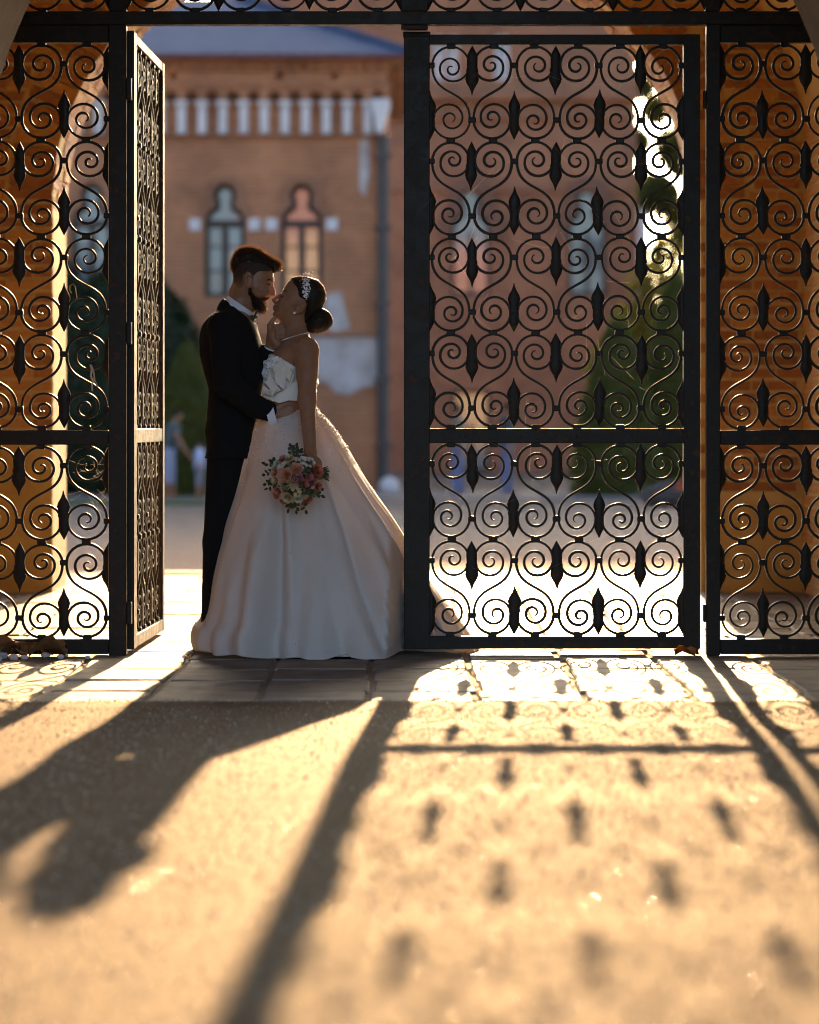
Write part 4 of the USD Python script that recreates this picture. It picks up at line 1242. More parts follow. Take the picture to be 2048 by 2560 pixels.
# lips, brows, lashes
part('lips', rel(cat([trimesh.creation.icosphere(2, 1.0).apply_transform(np.diag([.0062, .018, .0042, 1])).apply_translation(c1(631, 844, YB)), trimesh.creation.icosphere(2, 1.0).apply_transform(np.diag([.0062, .0155, .0048, 1])).apply_translation(c1(630, 871, YB))]), BB), lip_m, bride, smooth=True)
for s in (-1, 1):
    part('eyebrow', rel(tube(on_skin(body_b, [c1(x, y, YB) for x, y in ((754, 652), (768, 640), (786, 642), (806, 660))], YB, s), [.0014, .0026, .0024, .001], 8), BB), hair_m, bride, smooth=True)
    lid = on_skin(body_b, [c1(x, y, YB) for x, y in ((727, 706), (738, 718), (752, 722), (768, 712))], YB, s)
    lash = [tube(lid, [.0009, .0017, .0017, .001], 6)] + [tube([lid[k], lid[k] + np.array([-.004, s * .003, -.0065])], [.0008, .0003], 5) for k in (0, 1, 2)]
    part('eyelash', rel(cat(lash), BB), hair_m, bride)

# hair, bun and comb
HAIRB = prof([(842, 488), (870, 470), (960, 455), (1040, 460), (1100, 473), (1200, 508), (1272, 590), (1302, 680), (1293, 770), (1254, 852), (1200, 930), (1120, 1000), (1060, 1060), (1020, 1090), (1010, 1000), (1020, 900), (1000, 835), (930, 800), (898, 790), (878, 720), (868, 620), (848, 540)], c1, YB)
F = Field((c1(790, 0, YB)[0], YB - .11, c1(0, 1130, YB)[2]), (c1(1340, 0, YB)[0], YB + .11, c1(0, 420, YB)[2]), .004)
F.puff(HAIRB, YB, .083, .055, .006)
hm2 = F.mesh(3)
hv = hm2.vertices
hm2.vertices = hv + hm2.vertex_normals * ((meshkit.fbm(hv * np.array([25, 110, 110]), 3, 14) - .5) * .004)[:, None]
part('hair', rel(hm2.copy(), BB), hair_m, bride, smooth=True)
BUN = prof([(1235, 858), (1285, 880), (1335, 912), (1372, 970), (1384, 1025), (1372, 1085), (1310, 1152), (1230, 1184), (1155, 1194), (1090, 1182), (1050, 1140), (1030, 1080), (1060, 980), (1140, 880)], c1, YB)
F = Field((c1(980, 0, YB)[0], YB - .10, c1(0, 1230, YB)[2]), (c1(1420, 0, YB)[0], YB + .10, c1(0, 820, YB)[2]), .004)
F.puff(BUN, YB, .066, .06, .006)
bn = F.mesh(3)
hv = bn.vertices
cen = np.array(c1(1200, 1030, YB))
rr_ = np.linalg.norm((hv - cen)[:, [0, 2]], axis=1)
ang_ = np.arctan2((hv - cen)[:, 2], (hv - cen)[:, 0])
bn.vertices = hv + bn.vertex_normals * (.0008 * np.sin(ang_ * 2 + rr_ * 300))[:, None]
part('bun', rel(bn.copy(), BB), hair_m, bride, smooth=True)
st = strands_on(hm2, 650, .010, lambda p, n: n * .5 + np.array([.8, 0, .1]), 15, lambda p, n: n[:, 2] > .1, .3) + strands_on(bn, 260, .008, lambda p, n: n * .5 + np.array([.6, 0, -.3]), 16, None, .3)
bez_strands('hair_strands', [q - BB for q in st], .00032, hair_strand, bride)
# comb: sprays of crystal leaves down the side of the hair
crng = np.random.default_rng(21)
bits, wires = [], []
spine = np.array([c1(1075, 440, YB, -.02), c1(1050, 500, YB, -.060), c1(1040, 570, YB, -.083), c1(1040, 650, YB, -.087), c1(1035, 720, YB, -.086)])
for k in range(150):
    t = crng.random() * 4; i = int(min(3, t)); p = spine[i] + (spine[i + 1] - spine[i]) * (t - i)
    wid_ = .024 * (1 - .13 * t)
    o = p + np.array([crng.normal() * wid_ * .65, -abs(crng.normal()) * .006 - .003, crng.normal() * .006])
    if t < .8:
        o = o + [0, crng.normal() * .012 + .01, crng.random() * .012]
    if k % 3:
        q = trimesh.creation.icosphere(1, .0022 + .0014 * crng.random())
    else:
        q = trimesh.creation.icosphere(1, 1.0); q.vertices *= (.0045, .0012, .0022)
        q.apply_transform(trimesh.transformations.random_rotation_matrix(crng.random(3)))
    bits.append(q.apply_translation(o)); wires.append(np.array([p + [0, .004, 0], (p + o) / 2 + crng.normal(size=3) * .002, o]))
cb_ = part('hair_comb', rel(cat([tube(w, .0005, 4, False) for w in wires]), BB), metal_silver, bride)
part('crystal', rel(cat(bits), BB), crystal, cb_, smooth=True, kind='stuff')
for s in (-1, 1):
    er = cat([trimesh.creation.icosphere(1, .0026).apply_translation(np.array(c1(893, 925, YB, s * .080)) + .0042 * np.array([math.cos(a), 0, math.sin(a)])) for a in np.arange(6) * PI / 3] + [trimesh.creation.icosphere(1, .003).apply_translation(c1(893, 925, YB, s * .081))])
    part('earring', rel(er, BB), crystal, bride, smooth=True)
# necklace
nb = []
nl, na = tiltdir(c1(775, 1265, YB), c1(1068, 1178, YB))
nc = mid(c1(775, 1265, YB), c1(1068, 1178, YB))
for k in range(76):
    a = 2 * PI * k / 76
    d = np.array([math.cos(a) * nl[0], math.sin(a), math.cos(a) * nl[1]]); d /= np.linalg.norm(d)
    hit, _, _ = body_b.ray.intersects_location([nc + d * .2], [-d], multiple_hits=False)
    if len(hit):
        nb.append(trimesh.creation.icosphere(1, .0027).apply_translation(hit[0] + d * .0012))
part('necklace', rel(cat(nb), BB), crystal, bride, smooth=True)

# bodice: satin over the bust with a folded bow, crystal beading over the front
satin = noisy('ivory_satin', (.66, .60, .52), (.74, .68, .60), 5, .34, .15, 30, spec=.5, bdist=.004)
F = Field((-.92, 14.40, 1.0), (-.40, 15.0, 1.62), .0048)
F.loft([(z, a - .008, b + .010, w + .012) for z, a, b, w in CH], YB, .01)
top = np.array(c2(760, 900, YB)), np.array(c2(1020, 1040, YB))
n2 = np.array([-(top[1][2] - top[0][2]), 0, top[1][0] - top[0][0]]); n2 /= np.linalg.norm(n2)
F.cut(n2, top[0] @ n2)
bot = np.array(c2(640, 1170, YB)), np.array(c2(740, 1205, YB))
F.cut((0, 0, -1), -c2(0, 1190, YB)[2])
bd_ = F.mesh(3)
bv = bd_.vertices
bd_.vertices = bv + bd_.vertex_normals * (.004 * np.sin((bv[:, 0] * .5 + bv[:, 2]) * 140 + 5 * meshkit.fbm(bv * 9, 2, 3)) * (bv[:, 1] < YB))[:, None]
part('bodice', rel(bd_, BB), satin, bride, smooth=True)
# bow: flat folded panels of satin on the near side of the bust
def panel(pts, y0, tx, tz, thick=.005):
    P3 = np.array([c3(x, y, YB, -.15) for x, y in pts])
    c = P3.mean(0)
    P3[:, 1] = YB - .15 - y0 + tx * (P3[:, 0] - c[0]) + tz * (P3[:, 2] - c[2])
    n = len(P3)
    cen = P3.mean(0) + [0, -.004, 0]
    V = np.vstack([P3, cen, P3 + [0, thick, 0], cen + [0, thick, 0]])
    f = []
    for k in range(n):
        a, b = k, (k + 1) % n
        f += [(a, b, n), (n + 1 + b, n + 1 + a, 2 * n + 1), (a, n + 1 + a, b), (b, n + 1 + a, n + 1 + b)]
    m = trimesh.Trimesh(V, f, process=False)
    if m.volume < 0: m.invert()
    return m
bow = part('bow', rel(panel([(280, 640), (305, 585), (400, 640), (540, 560), (612, 455), (690, 368), (718, 560), (738, 700), (600, 690), (480, 724)], -.002, -.10, .12), BB), satin, bride)
for pts, y0, tx, tz in (([(400, 290), (525, 192), (556, 268), (520, 330), (432, 372)], .012, .25, -.55), ([(508, 322), (588, 250), (642, 352), (612, 455), (556, 402)], .020, -.55, .20), ([(425, 365), (512, 318), (566, 404), (548, 560), (436, 474)], .026, .15, .50),
        ([(316, 474), (374, 384), (444, 472), (508, 566), (420, 606)], .032, .55, .25), ([(272, 545), (300, 516), (352, 556), (400, 642), (288, 604)], .030, -.3, -.5), ([(356, 560), (470, 544), (398, 642)], .046, .2, -.7), ([(548, 556), (612, 452), (642, 372), (668, 372), (640, 470), (570, 566)], .010, -.5, -.2)):
    part('fold', rel(panel(pts, y0, tx, tz), BB), satin, bow)
# crystal beading on the bust
bp, bf = trimesh.sample.sample_surface(bd_, 9000, seed=4)
bp = bp + BB
lim = np.array(c3(420, 430, YB))
poly_b = sg.Polygon([(p[0], p[2]) for p in (c3(x, y, YB) for x, y in ((230, 470), (230, 250), (420, 150), (540, 160), (500, 230), (400, 300), (380, 400), (300, 490)))])
import shapely as _sh
okb = _sh.contains(poly_b, _sh.points(bp[:, 0], bp[:, 2]))
bp = bp[okb]
keep, used_ = [], []
for p in bp:
    if len(keep) > 330: break
    if all(np.sum((p - o) ** 2) > .0052 ** 2 for o in keep):
        keep.append(p)
part('beading', rel(cat([trimesh.creation.icosphere(1, .0030 + .0012 * crng.random()).apply_translation(p) for p in keep]), BB), crystal, bride, smooth=True, kind='stuff')

# ------------------------------------------------------------------ the skirt
zt = np.array([0, .06, .135, .16, .24, .31, .39, .51, .534, .628, .675, .774, .80, .95, 1.055, 1.085, 1.115])
def tab(zs, xs):
    return PchipInterpolator(np.array(zs), np.array(xs))
SXL = tab([0, .05, .10, .15, .24, .39, .534, .774, .95, 1.03, 1.07, 1.095, 1.125], [-.990, -1.000, -.990, -.952, -.928, -.90, -.865, -.793, -.742, -.715, -.690, -.645, -.612])
SXR = tab([0, .162, .31, .51, .628, .675, .80, .95, 1.06, 1.10, 1.125], [.30, .20, .095, -.008, -.082, -.116, -.203, -.293, -.374, -.415, -.432])
SYF = tab([0, .2, .4, .6, .8, .95, 1.06, 1.10, 1.125], [.63, .575, .495, .40, .30, .225, .165, .14, .128])
SYB = tab([0, .2, .5, .8, 1.0, 1.125], [1.0, .80, .55, .36, .20, .13])
SCX = tab([0, .5, 1.0, 1.125], [-.40, -.45, -.52, -.525])
VAL = [(-152, .05, .040, .80, -.05), (-128, .045, .055, .62, .03), (-108, .05, .050, .95, -.06), (-86, .06, .060, .50, .05), (-66, .045, .055, .90, .08), (-48, .04, .050, .72, .02), (-33, .05, .05, 1.0, .05), (-18, .04, .04, .85, .02), (-140, .03, .03, .35, .04), (-97, .03, .030, .30, -.05), (-57, .03, .03, .40, .06)]
def skirt_surface(nz=150, nt=260, z0=.004, z1=1.122, push=0.0, amp=1.0, seed=1, hem=True):
    th = np.linspace(0, 2 * PI, nt, endpoint=False)
    zz = z0 + (z1 - z0) * np.linspace(0, 1, nz) ** 1.0
    V = np.zeros((nz, nt, 3))
    r_ = np.random.default_rng(seed)
    nf = [(3, .42), (5, .34), (8, .30), (12, .20), (17, .10)]
    ph = r_.random(len(nf)) * 6.28
    for i, z in enumerate(zz):
        cx = float(SCX(z)); c, s_ = np.cos(th), np.sin(th)
        rx = np.where(c > 0, float(SXR(z)) - cx, cx - float(SXL(z))) + push
        ry = np.where(s_ > 0, float(SYB(z)), float(SYF(z))) + push
        g = (1 - z / 1.13)
        raw = sum(a * np.sin(k * th + p + .9 * math.sin(2.6 * z + 1.7 * k) + .9 * np.sin(2 * th + k) * (1 - .6 * z)) for (k, a), p in zip(nf, ph))
        fold = (np.sign(raw) * np.abs(raw) ** .8 + .25 * np.abs(raw)) * (.098 * g ** 1.2) * amp
        for (td, wv, dp, z0_, sw) in VAL:
            tz_ = math.radians(td) + sw * (1.0 - z)
            dth = (th - tz_ + PI) % (2 * PI) - PI
            hgt = np.clip((z0_ - z) / .45, 0, 1) ** 1.2 * (1 if amp > .5 else 0)
            wz_ = wv * (1 + .8 * (1 - z))
            fold = fold - dp * hgt * (np.exp(-(dth / wz_) ** 2) - .55 * np.exp(-((dth - 1.9 * wz_) / wz_) ** 2) - .35 * np.exp(-((dth + 2.0 * wz_) / (1.2 * wz_)) ** 2))
        side = np.abs(c) ** 3                      # keep the outline as drawn at the sides
        fold = fold * (1 - .55 * side)
        x = cx + (rx + fold) * c
        y = YB + (ry + fold) * s_
        # the closed gate leaf keeps the cloth behind it
        lim_ = GY + .15
        over = np.clip((x + .085) / .05, 0, 1)
        soft = lim_ + .02 * np.log1p(np.exp(np.clip((y - lim_) / .02, -40, 40)))
        y = y * (1 - over) + np.where(y > lim_ + .6, y, soft) * over
        V[i, :, 0], V[i, :, 1], V[i, :, 2] = x, y, z
    V[:, :, 1] += ((meshkit.fbm(V * np.array([6.0, 6.0, 3.2]) + 11, 3, 31) - .5) * .075 * np.clip(1.05 - V[:, :, 2], 0, 1) * np.clip((14.75 - V[:, :, 1]) / .2, 0, 1))
    if hem:
        edge_up = .020 * (np.sin(5 * th + 1) * .5 + .5) * (np.cos(th) < .2) + .008 * np.sin(17 * th)
        w = np.clip(1 - zz / .14, 0, 1)[:, None]
        V[:, :, 2] += w * np.maximum(edge_up, 0)[None, :]
    i, j = np.meshgrid(np.arange(nz - 1), np.arange(nt), indexing='ij')
    a, b = i * nt + j, i * nt + (j + 1) % nt
    q = np.stack([a, b, b + nt, a + nt], -1).reshape(-1, 4)
    return trimesh.Trimesh(V.reshape(-1, 3), np.vstack([q[:, [0, 1, 2]], q[:, [0, 2, 3]]]), process=False), V
gown = mat('embossed_gown', {'g': ('geometry', {}),
    'n': ('noise_texture', {'scale': 5.5, 'detail': 1.5, 'distortion': 1.6}), 'm1': ('math', {'math_type': 'multiply', 'value2': 260.0}), 's1': ('math', {'math_type': 'sine'}),
    'n2': ('noise_texture', {'scale': 350, 'detail': 2}), 'ad': ('math', {'math_type': 'multiply_add', 'value2': .9}),
    'bp': ('bump', {'strength': .20, 'distance': .0014}), 'r': ('rgb_ramp', {'ramp': [(0, (.79, .755, .71)), (1, (.84, .815, .78))]}), 'mr': ('map_range', {'from_min': -1, 'from_max': 1, 'to_min': 0, 'to_max': 1}),
    'p': ('principled_bsdf', {'roughness': .42, 'specular_ior_level': .45, 'sheen_weight': .15}), 't': ('translucent_bsdf', {'color': (.85, .72, .56)}), 'x': ('mix_closure', {'fac': .34})},
    [('g.position', 'n.vector'), ('n.fac', 'm1.value1'), ('m1.value', 's1.value1'), ('g.position', 'n2.vector'), ('n2.fac', 'ad.value1'), ('s1.value', 'ad.value3'), ('ad.value', 'bp.height'), ('bp.normal', 'p.normal'),
     ('s1.value', 'mr.value'), ('mr.result', 'r.fac'), ('r.color', 'p.base_color'), ('p.BSDF', 'x.closure1'), ('t.BSDF', 'x.closure2')], 'x.closure')
sk, SV = skirt_surface()
part('skirt', rel(sk.copy(), BB), gown, bride, smooth=True)
lin, _ = skirt_surface(40, 120, .012, 1.08, -.10, .3, 3, hem=False)
part('lining', rel(lin, BB), cloth('gown_lining', (.62, .58, .54), (.68, .64, .6), .9), bride, smooth=True)
# pearls sewn over the upper skirt
pp, pf = trimesh.sample.sample_surface(sk, 14000, seed=12)
pn = sk.face_normals[pf]
pn = pn * np.sign(((pp - np.array([-.5, YB, .6])) * pn).sum(1))[:, None]
pr = crng.random(len(pp))
dens = np.clip((pp[:, 2] - .60) / .5, 0, 1) ** 2.4 * .55 + .004
okp = (pr < dens) & (pp[:, 1] < YB + .12)
pp, pn = pp[okp], pn[okp]
pp, pn = pp[:620], pn[:620]
beads = []
for k in range(len(pp)):
    r0 = .0022 + .0024 * crng.random() ** 2
    beads.append(trimesh.creation.icosphere(1, r0).apply_translation(pp[k] + pn[k] * r0 * .6))
sq, sqf = trimesh.sample.sample_surface(sk, 5200, seed=19)
sqn = sk.face_normals[sqf]; sqn = sqn * np.sign(((sq - np.array([-.5, YB, .5])) * sqn).sum(1))[:, None]
ks = (sq[:, 1] < YB + .1) & ((sq[:, 0] < -.11) | (crng.random(len(sq)) < .25))
seq = [trimesh.creation.icosahedron().apply_scale(.0011 + .0006 * crng.random()).apply_transform(trimesh.transformations.random_rotation_matrix(crng.random(3))).apply_translation(p_ + n_ * .0008) for p_, n_ in zip(sq[ks], sqn[ks])]
part('sequins', rel(cat(seq), BB), crystal, bride, kind='stuff')
part('pearls', rel(cat(beads), BB), pearl, bride, smooth=True, kind='stuff')
# ================================================================== bouquet
frng = np.random.default_rng(33)
QY = YB - .43
BC = np.array(c3(690, 1650, QY))
bq = thing('bouquet', 'round bouquet of peach roses, white blooms and eucalyptus held before the white gown', 'bouquet', BC)
def petal_mat(name, c0, c1_, tr):
    return mat(name, {'g': ('geometry', {}), 'n': ('noise_texture', {'scale': 90, 'detail': 3}), 'r': ('rgb_ramp', {'ramp': [(.3, c0), (.7, c1_)]}), 'd': ('principled_bsdf', {'roughness': .6, 'specular_ior_level': .25}),
        't': ('translucent_bsdf', {'color': tr}), 'm': ('mix_closure', {'fac': .22})}, [('g.position', 'n.vector'), ('n.fac', 'r.fac'), ('r.color', 'd.base_color'), ('d.BSDF', 'm.closure1'), ('t.BSDF', 'm.closure2')], 'm.closure')
PM = {'peach': petal_mat('peach_petal', (.62, .28, .17), (.74, .40, .26), (.7, .35, .2)), 'pink': petal_mat('pink_petal', (.50, .17, .15), (.62, .27, .22), (.6, .2, .15)),
      'coral': petal_mat('coral_petal', (.56, .16, .10), (.66, .25, .16), (.6, .2, .1)), 'white': petal_mat('white_petal', (.62, .60, .50), (.74, .72, .62), (.7, .7, .5)),
      'cream': petal_mat('cream_petal', (.62, .50, .28), (.74, .63, .40), (.7, .6, .3)), 'mauve': petal_mat('mauve_petal', (.34, .12, .15), (.46, .20, .22), (.4, .15, .15)),
      'green': petal_mat('pale_green_leaf', (.16, .20, .10), (.28, .32, .18), (.3, .4, .15))}
leaf_m = petal_mat('eucalyptus_leaf', (.030, .045, .024), (.060, .080, .042), (.12, .18, .05))
stem_m = noisy('green_stem', (.035, .05, .018), (.06, .08, .03), 60, .6)

def petal_patch(L_, W_, cup, curl, n=4):
    """A cupped petal in its own frame: x across, y outwards and up along z."""
    V = []
    for i in range(n + 1):
        s = i / n
        for j in range(n + 1):
            t = (j / n - .5) * 2
            w = W_ * math.sin(PI * (.16 + .70 * s)) ** .7
            V.append((w * t, L_ * s * (1 - .25 * s) - cup * (1 - t * t) * .0 + cup * t * t * -.5 * s, L_ * (.30 * s + .55 * s * s) * (1 - curl * max(0, s - .6) * 2.2)))
    q = [(i * (n + 1) + j, i * (n + 1) + j + 1, (i + 1) * (n + 1) + j + 1, (i + 1) * (n + 1) + j) for i in range(n) for j in range(n)]
    return np.array(V), np.array(q)

def bloom(R, kind):
    """A flower opening along +z with overlapping petals; its base is at the origin."""
    ms = []
    if kind == 'mum':
        rings = [(14, 1.0, .95), (13, .82, .7), (11, .6, .45), (8, .38, .2)]
        for (n, rr, op) in rings:
            for k in range(n):
                V, q = petal_patch(R * rr, R * .11, .0, 0, 2)
                ms.append((V, q, 2 * PI * (k + frng.random() * .5) / n, op))
    elif kind == 'cluster':
        for k in range(13):
            o = frng.normal(size=3); o /= np.linalg.norm(o); o[2] = abs(o[2]); o = o * R * .75
            for j in range(4):
                V, q = petal_patch(R * .34, R * .19, 0, 0, 2)
                a = 2 * PI * j / 4 + k
                c, s_ = math.cos(a), math.sin(a)
                V = np.stack([V[:, 0] * c - V[:, 1] * s_, V[:, 0] * s_ + V[:, 1] * c, V[:, 2] * .5], 1) + o
                ms.append((V, q, None, None))
    else:
        n_r = (3, 4, 5, 6, 6)
        for ri, n in enumerate(n_r):
            rr = (.45, .58, .74, .90, 1.04)[ri]
            op = (.04, .16, .34, .58, .86)[ri] * (1.0 if kind == 'rose' else 1.15)
            for k in range(n):
                V, q = petal_patch(R * rr, R * (.30 + .11 * ri), R * .25, .35 + .25 * frng.random(), 4)
                ms.append((V, q, 2 * PI * (k + .5 * (ri % 2) + frng.normal() * .08) / n + ri, op + frng.normal() * .03))
    Vs, Qs, off = [], [], 0
    for V, q, a, op in ms:
        if a is not None:
            ph = op * 1.35
            y = V[:, 1] * math.sin(ph) * 1.0 + V[:, 2] * .25 * (1 - op) + R * .06
            z = V[:, 1] * math.cos(ph) + V[:, 2] * .8 * (.35 + .65 * math.cos(ph)) + R * .05
            # hug the axis: wrap the petal round the bloom
            rad = np.maximum(y, R * .03)
            wrap = V[:, 0] / np.maximum(rad, R * .22) * .75
            V = np.stack([rad * np.sin(a + wrap), rad * np.cos(a + wrap), z], 1)
        Vs.append(V); Qs.append(q + off); off += len(V)
    V, Q = np.vstack(Vs), np.vstack(Qs)
    return trimesh.Trimesh(V, np.vstack([Q[:, [0, 1, 2]], Q[:, [0, 2, 3]]]), process=False)

def aim(m, d, pos, spin=0.0):
    d = np.asarray(d, float); d /= np.linalg.norm(d)
    a = np.cross([0, 0, 1.0], d)
    if np.linalg.norm(a) < 1e-6: a = np.array([1.0, 0, 0])
    a /= np.linalg.norm(a); b = np.cross(d, a)
    M = np.eye(4); M[:3, 0], M[:3, 1], M[:3, 2] = a, b, d
    M = M @ trimesh.transformations.rotation_matrix(spin, [0, 0, 1])
    M[:3, 3] = pos
    return m.copy().apply_transform(M)

RB = .118
FL = [(695, 1535, 74, 'peach', 'rose'), (570, 1610, 86, 'peach', 'rose'), (455, 1490, 70, 'white', 'open'), (440, 1575, 52, 'peach', 'rose'), (605, 1405, 54, 'cream', 'open'), (535, 1415, 46, 'pink', 'rose'), (715, 1640, 66, 'mauve', 'open'),
      (788, 1705, 58, 'pink', 'rose'), (660, 1700, 74, 'cream', 'mum'), (850, 1625, 50, 'pink', 'rose'), (945, 1555, 72, 'coral', 'rose'), (950, 1745, 52, 'coral', 'rose'), (435, 1665, 46, 'cream', 'mum'), (570, 1725, 56, 'green', 'open'),
      (480, 1795, 48, 'pink', 'rose'), (455, 1845, 46, 'coral', 'rose'), (590, 1875, 66, 'cream', 'open'), (722, 1893, 50, 'white', 'open'), (800, 1925, 48, 'coral', 'rose'), (625, 1965, 52, 'peach', 'open'), (775, 1450, 62, 'white', 'cluster'), (860, 1450, 52, 'white', 'cluster'),
      (825, 1560, 44, 'green', 'open'), (885, 1820, 48, 'green', 'open'), (690, 1810, 56, 'cream', 'cluster'), (850, 1890, 42, 'coral', 'rose'), (520, 1520, 44, 'white', 'cluster'), (520, 1690, 40, 'cream', 'rose'), (760, 1800, 50, 'green', 'cluster'), (640, 1480, 40, 'green', 'cluster'), (535, 1920, 40, 'pink', 'rose'), (895, 1690, 42, 'mauve', 'rose')]
pxm = QY / FPX / 4.9
for (x, y, r, col, kind) in FL:
    p = np.array(c3(x, y, QY)) - BC
    rho = math.hypot(p[0], p[2]) / RB
    dep = -RB * .72 * math.sqrt(max(0.04, 1 - min(rho, .98) ** 2))
    d = np.array([p[0] * .9, dep * 1.1 - .035, p[2] * .9 + .01])
    R_ = r * pxm * 1.55
    pos = np.array([p[0], dep, p[2]]) - d / np.linalg.norm(d) * R_ * .30
    part('rose' if kind == 'rose' else 'flower', aim(bloom(R_, kind), d, pos, frng.random() * 6), PM[col], bq, smooth=True)
core = trimesh.creation.icosphere(3, RB * .66); core.vertices *= (1, .72, 1); core.vertices *= 1 + .12 * (meshkit.noise(core.vertices * 60)[:, None] - .5)
part('foliage', core, stem_m, bq, smooth=True)
def leaf_blade(L_, W_, n=5, bend=.25):
    V = []
    for i in range(n + 1):
        s = i / n
        w = W_ * math.sin(PI * min(1, s * .95 + .03)) ** .75
        V += [(-w, L_ * s, -bend * L_ * s * s), (0, L_ * s, -bend * L_ * s * s - .10 * w), (w, L_ * s, -bend * L_ * s * s)]
    q = [(i * 3 + j, i * 3 + j + 1, i * 3 + j + 4, i * 3 + j + 3) for i in range(n) for j in range(2)]
    V, q = np.array(V), np.array(q)
    m = trimesh.Trimesh(V, np.vstack([q[:, [0, 1, 2]], q[:, [0, 2, 3]]]), process=False)
    return m
def sprig(p0, p1, n, L_, W_):
    p0, p1 = np.array(p0) - BC, np.array(p1) - BC
    bow_ = np.array([0, -.012, .01])
    cur = [p0 + (p1 - p0) * t + bow_ * math.sin(PI * t) for t in np.linspace(0, 1, 6)]
    st_ = part('sprig', tube(cur, np.linspace(.0014, .0007, 6), 5), stem_m, bq)
    for k in range(n):
        t = .25 + .75 * k / max(1, n - 1)
        p = p0 + (p1 - p0) * t + bow_ * math.sin(PI * t)
        ax = (p1 - p0) / np.linalg.norm(p1 - p0)
        side = np.cross(ax, [0, 1, 0]) * (1 if k % 2 else -1)
        d = ax * .7 + side * (.9 if k < n - 1 else .1) + frng.normal(size=3) * .15
        m = leaf_blade(L_ * (.8 + .4 * frng.random()), W_)
        d /= np.linalg.norm(d)
        nrm = np.array([0, -1, .3]) + frng.normal(size=3) * .35
        x_ = np.cross(d, nrm); x_ /= np.linalg.norm(x_); z_ = np.cross(x_, d)
        M = np.eye(4); M[:3, 0], M[:3, 1], M[:3, 2], M[:3, 3] = x_, d, z_, p
        part('leaf', m.apply_transform(M), leaf_m, st_, smooth=True)
SPR = [((640, 1440), (625, 1270), 6), ((660, 1440), (690, 1265), 6), ((700, 1430), (735, 1320), 5), ((470, 1500), (318, 1478), 5), ((480, 1580), (312, 1600), 6), ((500, 1680), (325, 1715), 6), ((500, 1720), (345, 1770), 5), ((440, 1480), (400, 1440), 4),
       ((640, 1950), (600, 2015), 4), ((700, 1930), (692, 2035), 5), ((770, 1930), (800, 2035), 4), ((880, 1830), (985, 1790), 5), ((860, 1860), (985, 1855), 5), ((560, 1440), (505, 1435), 4), ((850, 1520), (780, 1390), 4), ((450, 1740), (395, 1700), 4),
       ((700, 1760), (760, 1740), 3), ((620, 1540), (650, 1470), 3), ((800, 1600), (860, 1540), 4), ((760, 1860), (850, 1790), 4), ((540, 1780), (500, 1730), 3)]
for (a, b, n) in SPR:
    inner = abs(b[0] - 690) < 190 and abs(b[1] - 1650) < 180
    sprig(c3(*a, QY, -.03 if not inner else -.07), c3(*b, QY, -.03 if not inner else -.098), n, .021 if n != 6 else .019, .0078)
for k in range(26):
    a = frng.random() * 2 * PI; rr = math.sqrt(frng.random())
    e = np.array(c3(1045 + 55 * frng.random(), 1500 + 180 * (k / 25), QY, .03 + .04 * math.sin(k * 1.9))) - BC
    s0 = np.array(c3(900, 1590, QY, .01 + .012 * math.sin(k))) - BC
    part('stem', tube([s0, s0 * .4 + e * .6 + [0, 0, .004], e], .0023, 6), stem_m, bq)
part('ribbon', rel(tube([c3(885, 1585, QY, .02), c3(985, 1590, QY, .03)], .017, 16), BC), satin, bq, smooth=40)

# ================================================================== shrubs and trees
def leaf_mat(name, c0, c1_, tr, fac=.3):
    return mat(name, {'g': ('geometry', {}), 'r': ('rgb_ramp', {'ramp': [(0, c0), (1, c1_)]}), 'd': ('principled_bsdf', {'roughness': .5, 'specular_ior_level': .4}), 't': ('translucent_bsdf', {'color': tr}), 'm': ('mix_closure', {'fac': fac})},
               [('g.random_per_island', 'r.fac'), ('r.color', 'd.base_color'), ('d.BSDF', 'm.closure1'), ('t.BSDF', 'm.closure2')], 'm.closure')
hedge_m = leaf_mat('dark_topiary_leaf', (.022, .044, .016), (.055, .088, .03), (.06, .11, .025))
olive_m = leaf_mat('olive_shrub_leaf', (.085, .10, .018), (.14, .16, .03), (.34, .38, .05), .42)
tree_m = leaf_mat('tree_leaf', (.035, .055, .012), (.10, .12, .03), (.34, .36, .08), .42)
autumn_m = leaf_mat('yellowing_leaf', (.10, .09, .015), (.20, .15, .03), (.5, .42, .06), .45)
bark = noisy('tree_bark', (.07, .05, .035), (.12, .09, .065), 12, .9, .6, 40)
def quads(P_, N_, size, seed):
    r = np.random.default_rng(seed)
    n = len(P_)
    N_ = N_ + r.normal(size=(n, 3)) * .55
    N_ /= np.linalg.norm(N_, axis=1, keepdims=True)
    t = np.cross(N_, r.normal(size=(n, 3))); t /= np.linalg.norm(t, axis=1, keepdims=True)
    b = np.cross(N_, t)
    s = size * (.6 + .8 * r.random((n, 1)))
    V = np.stack([P_ + t * s, P_ + b * s * .55, P_ - t * s, P_ - b * s * .55], 1).reshape(-1, 3)
    k = np.arange(n)[:, None] * 4
    return V, np.vstack([k + [0, 1, 2], k + [0, 2, 3]])
